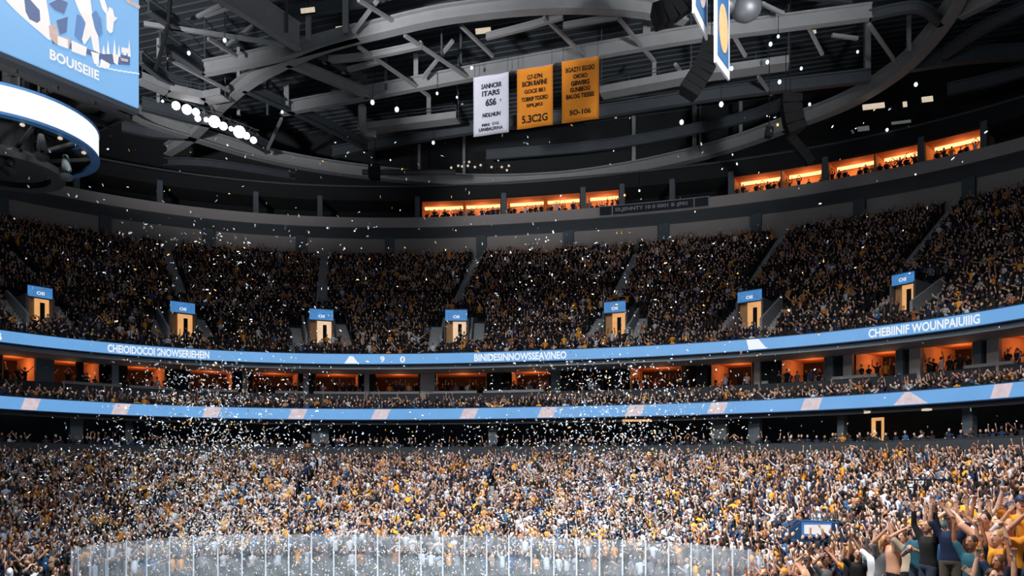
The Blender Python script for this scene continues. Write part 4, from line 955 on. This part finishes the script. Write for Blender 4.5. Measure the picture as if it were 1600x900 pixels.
# --- coarse figures for the mass of the crowd
def tmpl(pose, fine):
    n1, n2 = (10, 7) if fine else (6, 4); parts = []   # (MB, colour slot) slots 0 skin 1 shirt 2 hair 3 trousers
    a = MB(); a.ell(HC, (.082, .098, .122), n1, n2)
    if fine: a.ell((0, -.115, 1.65), (.014, .018, .02), 5, 4)
    na = 6 if fine else 3
    AR = arms_of(pose); s = MB()
    s.tube([(0, 0, .85), (0, 0, 1.05), (0, 0, 1.3), (0, 0, 1.43), (0, 0, 1.5)], 1, 9 if fine else 5, rs=[.17, .155, .19, .15, .05])
    s.v = [(x*1.05, y*.66, z) for x, y, z in s.v]
    for sd, (e, w, k) in zip((1, -1), AR):
        sh = Vector((sd*.175, 0, 1.40)); m = sh.lerp(e, .75)
        s.tube([sh-(m-sh)*.1, m], 1, na, rs=[.075, .06])
        if fine: a.tube([m, e, w], 1, na, rs=[.045, .045, .03])
        dd = (w-e).normalized()
        if fine:
            a.tube([w, w+dd*.05, w+dd*.10, w+dd*.17], 1, 6, rs=[.026, .045, .045, .02]); a.tube([w+dd*.03, w+dd*.08+Vector((-sd*.06, 0, 0))], .014, 4)
        else: a.tube([m, e, w, w+dd*.09, w+dd*.18], 1, 3, rs=[.05, .05, .035, .055, .02])
    h = MB(); h.ell(HC+Vector((0, .024, .022)), (.092, .10, .115), n1, n2)
    t = MB()
    for sd in (-1, 1): t.tube([(sd*.09, 0, .9), (sd*.10, -.01, .5), (sd*.105, 0, .0)] if fine else [(sd*.09, 0, .9), (sd*.10, 0, 0)], 1, 5 if fine else 3, rs=[.1, .075, .06] if fine else [.11, .07])
    V = []; T = []; S = []
    for k, q in ((0, a), (1, s), (2, h), (3, t)):
        b = len(V); V += [tuple(v) for v in q.v]; S += [k]*len(q.v)
        for f in q.f:
            for i in range(1, len(f)-1): T.append((f[0]+b, f[i]+b, f[i+1]+b))
    return np.array(V, 'f'), np.array(T, np.int32), np.array(S)
TC = [tmpl(p, False) for p in POSES]; TF = [tmpl(p, True) for p in POSES]
skl = np.array([lin(c) for c in SKIN]); 
sh_lo = [lin(c) for c in ((14, 15, 18), (20, 22, 27), (18, 34, 66), (26, 44, 84), (214, 218, 228), (236, 152, 44), (240, 176, 70), (116, 118, 126), (40, 92, 140), (222, 178, 146), (196, 120, 60), (40, 36, 36))]
W_LOW = np.array([24, 9, 19, 8, 21, 7, 3, 7, 7, 6, 2, 7.]); W_UP = np.array([46, 26, 16, 4, 3.5, 3.5, .6, 4, 1.5, 1, 1.5, 14.])  # upper stands get mostly dark clothes, painting their dimness in
hairl = np.array([lin(c) for c in ((16, 13, 12), (48, 32, 24), (90, 62, 40), (170, 132, 86), (224, 224, 228), (230, 156, 48), (20, 34, 66))])

def blocked(X, Y, tier):
    k = np.zeros(len(X), bool)
    for pa, pb, hw, t in AISLES:
        if t != tier: continue
        d = pb-pa; L_ = np.hypot(*d); u = d/L_; rx, ry = X-pa[0], Y-pa[1]; s_ = rx*u[0]+ry*u[1]; q = np.abs(-rx*u[1]+ry*u[0]); k |= (s_ > -.3) & (s_ < L_+.3) & (q < hw)
    for c_, n_, hw, s0, s1 in HOLES:
        rx, ry = X-c_[0], Y-c_[1]; s_ = rx*n_[0]+ry*n_[1]; q = np.abs(-rx*n_[1]+ry*n_[0]); k |= (s_ > s0) & (s_ < s1) & (q < hw)
    return k
rows = []   # X, Y, Z, tier
def fill(tier, zf, offs, step, keep, p0=PH0, p1=PH1):
    for of in offs:
        ph = np.linspace(p0, p1, 2000); x, y = ring(ph, of); L_ = np.concatenate([[0], np.cumsum(np.hypot(np.diff(x), np.diff(y)))])
        s_ = np.arange(rng.uniform(0, step), L_[-1], step); s_ = s_+rng.normal(0, .05, len(s_)); X = np.interp(s_, L_, x); Y = np.interp(s_, L_, y)
        k = rng.random(len(X)) < keep; X, Y = X[k], Y[k]; k = ~blocked(X, Y, tier); X, Y = X[k], Y[k]
        rows.append(np.stack([X, Y, np.full(len(X), zf(of)), np.full(len(X), {'low': 0, 'mid': 1, 'up': 2, 'con': 3, 'box': 4}[tier])], 1))
dl = (LOW1-LOW0)/25
fill('low', lambda o_: zlow(o_-dl*.5), [LOW0+dl*(k+.5) for k in range(25)], .50, .93, math.radians(-60), PH1)
fill('con', lambda o_: 1.1, [LOW1+.7], .58, .8); fill('con', lambda o_: 1.1, [LOW1+2.], .8, .35)
dm = (MID1-MID0)/4
fill('mid', lambda o_: zmid(o_-dm*.5), [MID0+dm*(k+.5) for k in range(4)], .55, .88); fill('mid', lambda o_: 6.5, [MID1+.5, MID1+1.1], .6, .75)
fill('low', lambda o_: -5.85, [LOW0-.55], .5, .95)
NZ = math.radians(-60)
fill('low', lambda o_: zlow(o_-dl*.5), [LOW0+dl*(k+.0) for k in range(4, 25)], .46, .95, NZ, math.radians(-12))
for r in rows:      # the main stand stops at the terrace
    d_ = np.hypot(r[:, 0], r[:, 1]); cut = (d_ < TR) & (r[:, 2] > zcam(d_)) & (r[:, 3] == 0); r[cut, 1] = -99
for k in range(14):
    r_ = TR-.5*k-.25
    for a_ in np.arange(math.radians(17+(TR-r_)*2.2), math.radians(42), .50/r_):
        t_ = a_+rng.normal(0, .08)/r_; X_, Y_ = r_*math.sin(t_), r_*math.cos(t_); z_ = zcam(r_)
        if z_ < zlow(float(off_of(np.array([X_]), np.array([Y_]))[0]))-.02: rows.append(np.array([[X_, Y_, z_, 0]]))
du = (UP1-UP0)/29
fill('up', lambda o_: zup(o_-du*.5), [UP0+du*(k+.5) for k in range(29)], .52, .93)
fill('box', lambda o_: 28.9, [24.2, 24.9], .62, .75, phi_of(1530, 24.2), phi_of(1148, 24.2)); fill('box', lambda o_: 28.9, [24.2, 24.9], .62, .75, phi_of(965, 24.2), phi_of(662, 24.2))
P = np.concatenate(rows)
sx = 800+P[:, 0]/np.maximum(P[:, 1], .1)*F; sy = HZ-(P[:, 2]+1.6)/np.maximum(P[:, 1], .1)*F
ok = (np.hypot(P[:, 0], P[:, 1]) > np.interp(sx, [1000, 1200, 1300, 1420, 1600], [25, 22, 19.2, 15.8, 11.2])) & (P[:, 1] > 5) & (sx > -140) & (sx < 1760) & (sy < 990) & (sy > -40)
P = P[ok]; sx = sx[ok]; sy = sy[ok]
dist = np.sqrt((P[:, :3]**2).sum(1))
face = np.arctan2(CY-P[:, 1], CX-P[:, 0])+PI/2+rng.normal(0, .35, len(P))
nz_ = dist < 32; face[nz_] = rng.normal(-.75, .55, nz_.sum())    # figures look towards -Y locally
# nearest in view become single people
inv = (sx > 4) & (sx < 1596) & (sy < 915)
order = np.argsort(np.where(inv, dist, 999)); near = order[:300]; isnear = np.zeros(len(P), bool); isnear[near] = True
print('CROWD', len(P), 'near max dist', dist[near[-1]])
combos = set(); pn = list(POSES); PW = [12, 8, 6, 7, 6, 3, 2, 1]
def pick(w): return random.choices(range(len(w)), w)[0]
towelers = []
for q, i in enumerate(near):
    while True:
        c_ = (pick(PW), pick(SW), pick(HW))
        if c_ not in combos: combos.add(c_); break
    pz, st, hd = pn[c_[0]], SHIRTS[c_[1]], HEADS[c_[2]]; s_ = random.uniform(.93, 1.04)
    root = bpy.data.objects.new('person', None); COL.objects.link(root); root.empty_display_size = .2
    root.location = (P[i, 0], P[i, 1], P[i, 2]+EYE); root.rotation_euler = (random.uniform(-.05, .05), random.uniform(-.06, .06), face[i]); root.scale = (s_, s_, s_)
    hd_txt = hd[0]
    tag(root, 'person in %s, %s, %s, lower right stands' % (st[0], hd_txt.replace('a ', ''), pz), 'person', 'people in the near lower right stands')
    sk = random.choice(SKIN)
    for me, nm, colr in ((PROTO[pz][0], 'body', sk), (PROTO[pz][1+st[1]], 'shirt', st[2]), (TROUSERS, 'trousers', random.choice([(22, 26, 38), (16, 16, 18), (52, 62, 84), (84, 78, 70)])), (SHOES, 'shoes', random.choice([(30, 30, 32), (190, 190, 192)])), (HAIR[hd[1]], 'cap' if 'cap' in hd[0] else ('hat' if 'hat' in hd[0] else 'hair'), hd[2])):
        o = ob(nm, me, root); o.color = (*lin(colr), 1)
    if q < 60 and pz in ('both arms raised', 'one arm raised', 'arms spread in a V'): towelers.append((i, pz, face[i], s_))
# the rest of the crowd: one uncountable mass
idx = np.where(~isnear)[0]; Vs, Ts, Cs = [], [], []; nv = 0
pw = {0: np.array([5, 3, 4, 4, 4, 2, 9, 14.]), 1: np.array([1, 1, 2, 1, 1, .5, 5, 12.])}
for fine in (True, False):
    sel = idx[(dist[idx] < 25) == fine]
    for tc in ((0,), (1, 2, 3, 4)):
        sub = sel[np.isin(P[sel, 3], tc)]
        if not len(sub): continue
        w_ = pw[0 if tc == (0,) else 1]; pose = rng.choice(8, len(sub), p=w_/w_.sum())
        for k in range(8):
            ii = sub[pose == k]; V, T, S = (TF if fine else TC)[k]; n = len(ii)
            if n == 0: continue
            sc = rng.uniform(.92, 1.05, n); a = face[ii]; ca, sa = np.cos(a), np.sin(a)
            X = (V[None, :, 0]*ca[:, None]-V[None, :, 1]*sa[:, None])*sc[:, None]+P[ii, 0][:, None]
            Y = (V[None, :, 0]*sa[:, None]+V[None, :, 1]*ca[:, None])*sc[:, None]+P[ii, 1][:, None]
            Z = V[None, :, 2]*sc[:, None]+P[ii, 2][:, None]+EYE
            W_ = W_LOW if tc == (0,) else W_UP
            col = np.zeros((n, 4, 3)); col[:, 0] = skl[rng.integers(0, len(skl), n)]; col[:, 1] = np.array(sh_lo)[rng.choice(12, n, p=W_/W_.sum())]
            hw_ = np.array([30, 30, 16, 8, 5, 5, 6.]); col[:, 2] = hairl[rng.choice(7, n, p=hw_/hw_.sum())]; col[:, 3] = lin((20, 24, 34))
            col *= rng.uniform(.8, 1.15, (n, 4, 1))
            Vs.append(np.stack([X, Y, Z], 2).reshape(-1, 3)); Cs.append(col[:, S].reshape(-1, 3)); Ts.append((T[None]+(np.arange(n)*len(V))[:, None, None]+nv).reshape(-1, 3)); nv += n*len(V)
def np_mesh(name, V, T, C, m, attr='col'):
    me = bpy.data.meshes.new(name); nT = len(T); k = T.shape[1]
    me.vertices.add(len(V)); me.vertices.foreach_set('co', V.astype('f').ravel()); me.loops.add(nT*k); me.loops.foreach_set('vertex_index', T.astype(np.int32).ravel())
    me.polygons.add(nT); me.polygons.foreach_set('loop_start', np.arange(0, nT*k, k, dtype=np.int32)); me.polygons.foreach_set('loop_total', np.full(nT, k, np.int32))
    me.polygons.foreach_set('use_smooth', np.ones(nT, bool) if k == 3 else np.zeros(nT, bool))
    me.update(calc_edges=True); a = me.color_attributes.new(attr, 'FLOAT_COLOR', 'POINT'); a.data.foreach_set('color', np.concatenate([C, np.ones((len(C), 1))], 1).astype('f').ravel())
    me.materials.append(M[m]); return me
crowd = ob('crowd', np_mesh('crowd', np.concatenate(Vs), np.concatenate(Ts), np.concatenate(Cs), 'crowd'))
tag(crowd, 'dense cheering crowd filling the lower, middle and upper stands all round', 'crowd', kind='stuff')
print('CROWD VERTS', nv)

# rally towels held up or waved
def towel_mesh(k):
    r_ = random.Random(k); n, m_ = 9, 5; vs = []; L_ = r_.uniform(.42, .6); a1 = r_.uniform(.5, 1.6); a2 = r_.uniform(-.4, .5)
    for q in (0, 1):
        for i in range(n):
            s_ = i/(n-1)
            for j in range(m_):
                t = j/(m_-1)-.5; vs.append((L_*s_*math.cos(a2-a1*s_*.6), t*.26+.04*math.sin(s_*5+k), L_*s_*math.sin(a2-a1*s_*.6)+.05*math.sin(t*6+s_*4)+.008*q))
    fs = []
    for q in (0, 1):
        for i in range(n-1):
            for j in range(m_-1):
                b = q*n*m_+i*m_+j; f = (b, b+1, b+m_+1, b+m_); fs.append(f if q else f[::-1])
    N_ = n*m_; e = [j for j in range(m_)]+[i*m_+m_-1 for i in range(1, n)]+[(n-1)*m_+j for j in range(m_-2, -1, -1)]+[i*m_ for i in range(n-2, 0, -1)]
    fs += [(e[i], e[(i+1) % len(e)], e[(i+1) % len(e)]+N_, e[i]+N_) for i in range(len(e))]
    return MB().add(vs, fs).mesh('rally_towel', 'cloth', True)
TW = [towel_mesh(k) for k in range(5)]
def towel(loc, rz, sc, colr, label, group, tilt=0.):
    o = ob('rally_towel', TW[random.randrange(5)]); o.location = loc; o.rotation_euler = (random.uniform(-.8, .8), random.uniform(-.9, .4)+tilt, rz); o.scale = (sc,)*3; o.color = (*lin(colr), 1)
    tag(o, label, 'towel', group); return o
GOLD, WHITE, TEAL = (244, 166, 40), (226, 228, 236), (40, 110, 150)
for (x, y, D, colr, lb) in ((1500, 795, 19, GOLD, 'gold rally towel arched over raised arms, upper one in the near stands'), (1512, 822, 17.5, TEAL, 'blue rag held up below the arched gold towel'), (1481, 820, 18, GOLD, 'gold rally towel beside the blue rag, low in the near stands'), (1360, 885, 20, WHITE, 'long white towel held near the bottom edge right of the tunnel'),
                            (1552, 850, 16, WHITE, 'white rag hanging between raised arms, near the right corner'), (1543, 832, 16.5, (214, 160, 118), 'tan scarf held up right of the blue rag'), (1388, 845, 21, TEAL, 'teal flag over heads right of the tunnel screen'), (1450, 855, 19, TEAL, 'teal cloth lifted in the bottom middle of the near stands')):
    towel(pd(x, y, D), random.uniform(0, 6), 1.0, colr, lb, 'cloths held up in the near right stands')
pool = idx[(P[idx, 3] == 0) & (sx[idx] > 5) & (sx[idx] < 1590) & (sy[idx] < 880) & (dist[idx] < 64)]
for q, i in enumerate(sorted(rng.choice(pool, 70, replace=False), key=lambda i_: sx[i_])):
    towel((P[i, 0], P[i, 1]-.12, P[i, 2]+EYE+random.uniform(1.8, 2.0)), random.uniform(0, 6), random.uniform(.7, 1.2), GOLD, 'gold rally towel waved above heads in the lower stands, %s from the left' % ordinal(q+1, 0), 'gold rally towels in the lower stands')
pool = idx[(P[idx, 3] == 2) & (sx[idx] > 5) & (sx[idx] < 1590)]
for q, i in enumerate(sorted(rng.choice(pool, 30, replace=False), key=lambda i_: sx[i_])):
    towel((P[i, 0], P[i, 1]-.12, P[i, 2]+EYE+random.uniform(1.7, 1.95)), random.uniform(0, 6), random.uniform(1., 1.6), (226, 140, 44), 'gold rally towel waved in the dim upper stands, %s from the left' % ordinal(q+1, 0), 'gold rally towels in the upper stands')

# ---------------------------------------------------------------- confetti in the air
def confetti(n, cx, sxg, y0, y1, D0, D1, yp=1.0):
    D = rng.uniform(D0, D1, n); x = rng.normal(cx, sxg, n); y = y0+(y1-y0)*rng.random(n)**yp
    return np.stack([(x-800)/F*D, D, EYE+(HZ-y)/F*D], 1)
sets = [confetti(3400, 330, 85, 560, 860, 22, 40, .7), confetti(3200, 970, 90, 560, 860, 22, 40, .7), confetti(420, 330, 120, 350, 620, 20, 42), confetti(420, 960, 130, 360, 620, 20, 42),
        confetti(300, 800, 430, 330, 800, 16, 45), confetti(130, 400, 260, 210, 400, 15, 40), confetti(60, 1100, 260, 150, 400, 14, 40), confetti(1400, 640, 260, 660, 860, 22, 40), confetti(900, 120, 120, 700, 880, 22, 40), confetti(2600, 620, 290, 800, 899, 26, 39)]
C = np.concatenate(sets); n = len(C)
C = C[(C[:, 2] > .3)]; n = len(C)
dC = np.hypot(C[:, 0], C[:, 1]); u = 800+C[:, 0]/C[:, 1]*F; v = HZ-(C[:, 2]-EYE)/C[:, 1]*F
inv = (u > 2) & (u < 1598) & (v > 2) & (v < 898); order = np.argsort(np.where(inv, dC, 999)); nearc = order[:300]; farc = order[300:]
cols_ = [(236, 242, 250), (214, 230, 246), (250, 236, 214), (240, 180, 90), (196, 216, 236)]; cwt = np.array([40, 22, 14, 12, 12.]); cwt /= cwt.sum()  # bluish tones paint the cool light onto white slips
def slip(k):
    r_ = random.Random(k); L_, w = .055, .026; b = r_.uniform(-.012, .012); vs = []
    for q in (0, .0012):
        for i in range(4):
            s_ = i/3
            for j in (-1, 1): vs.append((L_*(s_-.5), j*w/2, b*math.sin(s_*PI)+q))
    fs = [(i*2, i*2+2, i*2+3, i*2+1) for i in range(3)]+[(8+i*2, 8+i*2+1, 8+i*2+3, 8+i*2+2) for i in range(3)]
    e = [0, 2, 4, 6, 7, 5, 3, 1]; fs += [(e[i], e[(i+1) % 8], e[(i+1) % 8]+8, e[i]+8) for i in range(8)]
    return MB().add(vs, fs).mesh('confetti', 'paper', True)
SL = [slip(k) for k in range(4)]
for i in nearc:
    ci = rng.choice(5, p=cwt); o = ob('confetti_slip', SL[int(rng.integers(4))]); o.location = C[i]; o.rotation_euler = tuple(rng.uniform(0, 6.28, 3)); o.scale = (float(rng.uniform(.9, 1.5)),)*3; o.color = (*lin(cols_[ci]), 1)
    zone = 'in front of the dark roof' if v[i] < 335 else ('in front of the upper stands' if v[i] < 550 else ('in front of the ribbon boards' if v[i] < 660 else 'in front of the lower stands'))
    cn = ['white', 'blue-tinted white', 'cream', 'gold', 'deeper blue-tinted white'][ci]
    side = 'at the left' if u[i] < 560 else ('at the right' if u[i] > 1000 else 'in the middle')
    tag(o, '%s paper confetti slip falling %s %s' % (cn, zone, side), 'confetti', '%s confetti falling %s %s' % (cn, zone, side))
bv = np.array([(-.0275, -.013, 0), (.0275, -.013, .004), (.0275, .013, 0), (-.0275, .013, .004)]); bv = np.concatenate([bv, bv+(0, 0, .0015)])
nf = len(farc); ang = rng.uniform(0, 6.28, (nf, 3)); R_ = np.array([Matrix.Rotation(a, 3, 'X') @ Matrix.Rotation(b, 3, 'Y') @ Matrix.Rotation(c, 3, 'Z') for a, b, c in ang])
V = np.einsum('nij,kj->nki', R_, bv)*rng.uniform(1.0, 1.8, (nf, 1, 1))+C[farc][:, None, :]
Q = np.array([(0, 3, 2, 1), (4, 5, 6, 7), (0, 1, 5, 4), (1, 2, 6, 5), (2, 3, 7, 6), (3, 0, 4, 7)])
cc = np.array([lin(c) for c in cols_])[rng.choice(5, nf, p=cwt)]
cf = ob('confetti_cloud', np_mesh('confetti_cloud', V.reshape(-1, 3), (Q[None]+(np.arange(nf)*8)[:, None, None]).reshape(-1, 4), np.repeat(cc, 8, 0), 'papers'))
tag(cf, 'dense falling paper confetti in white, blue-tinted white and gold, farther off', 'confetti', kind='stuff')
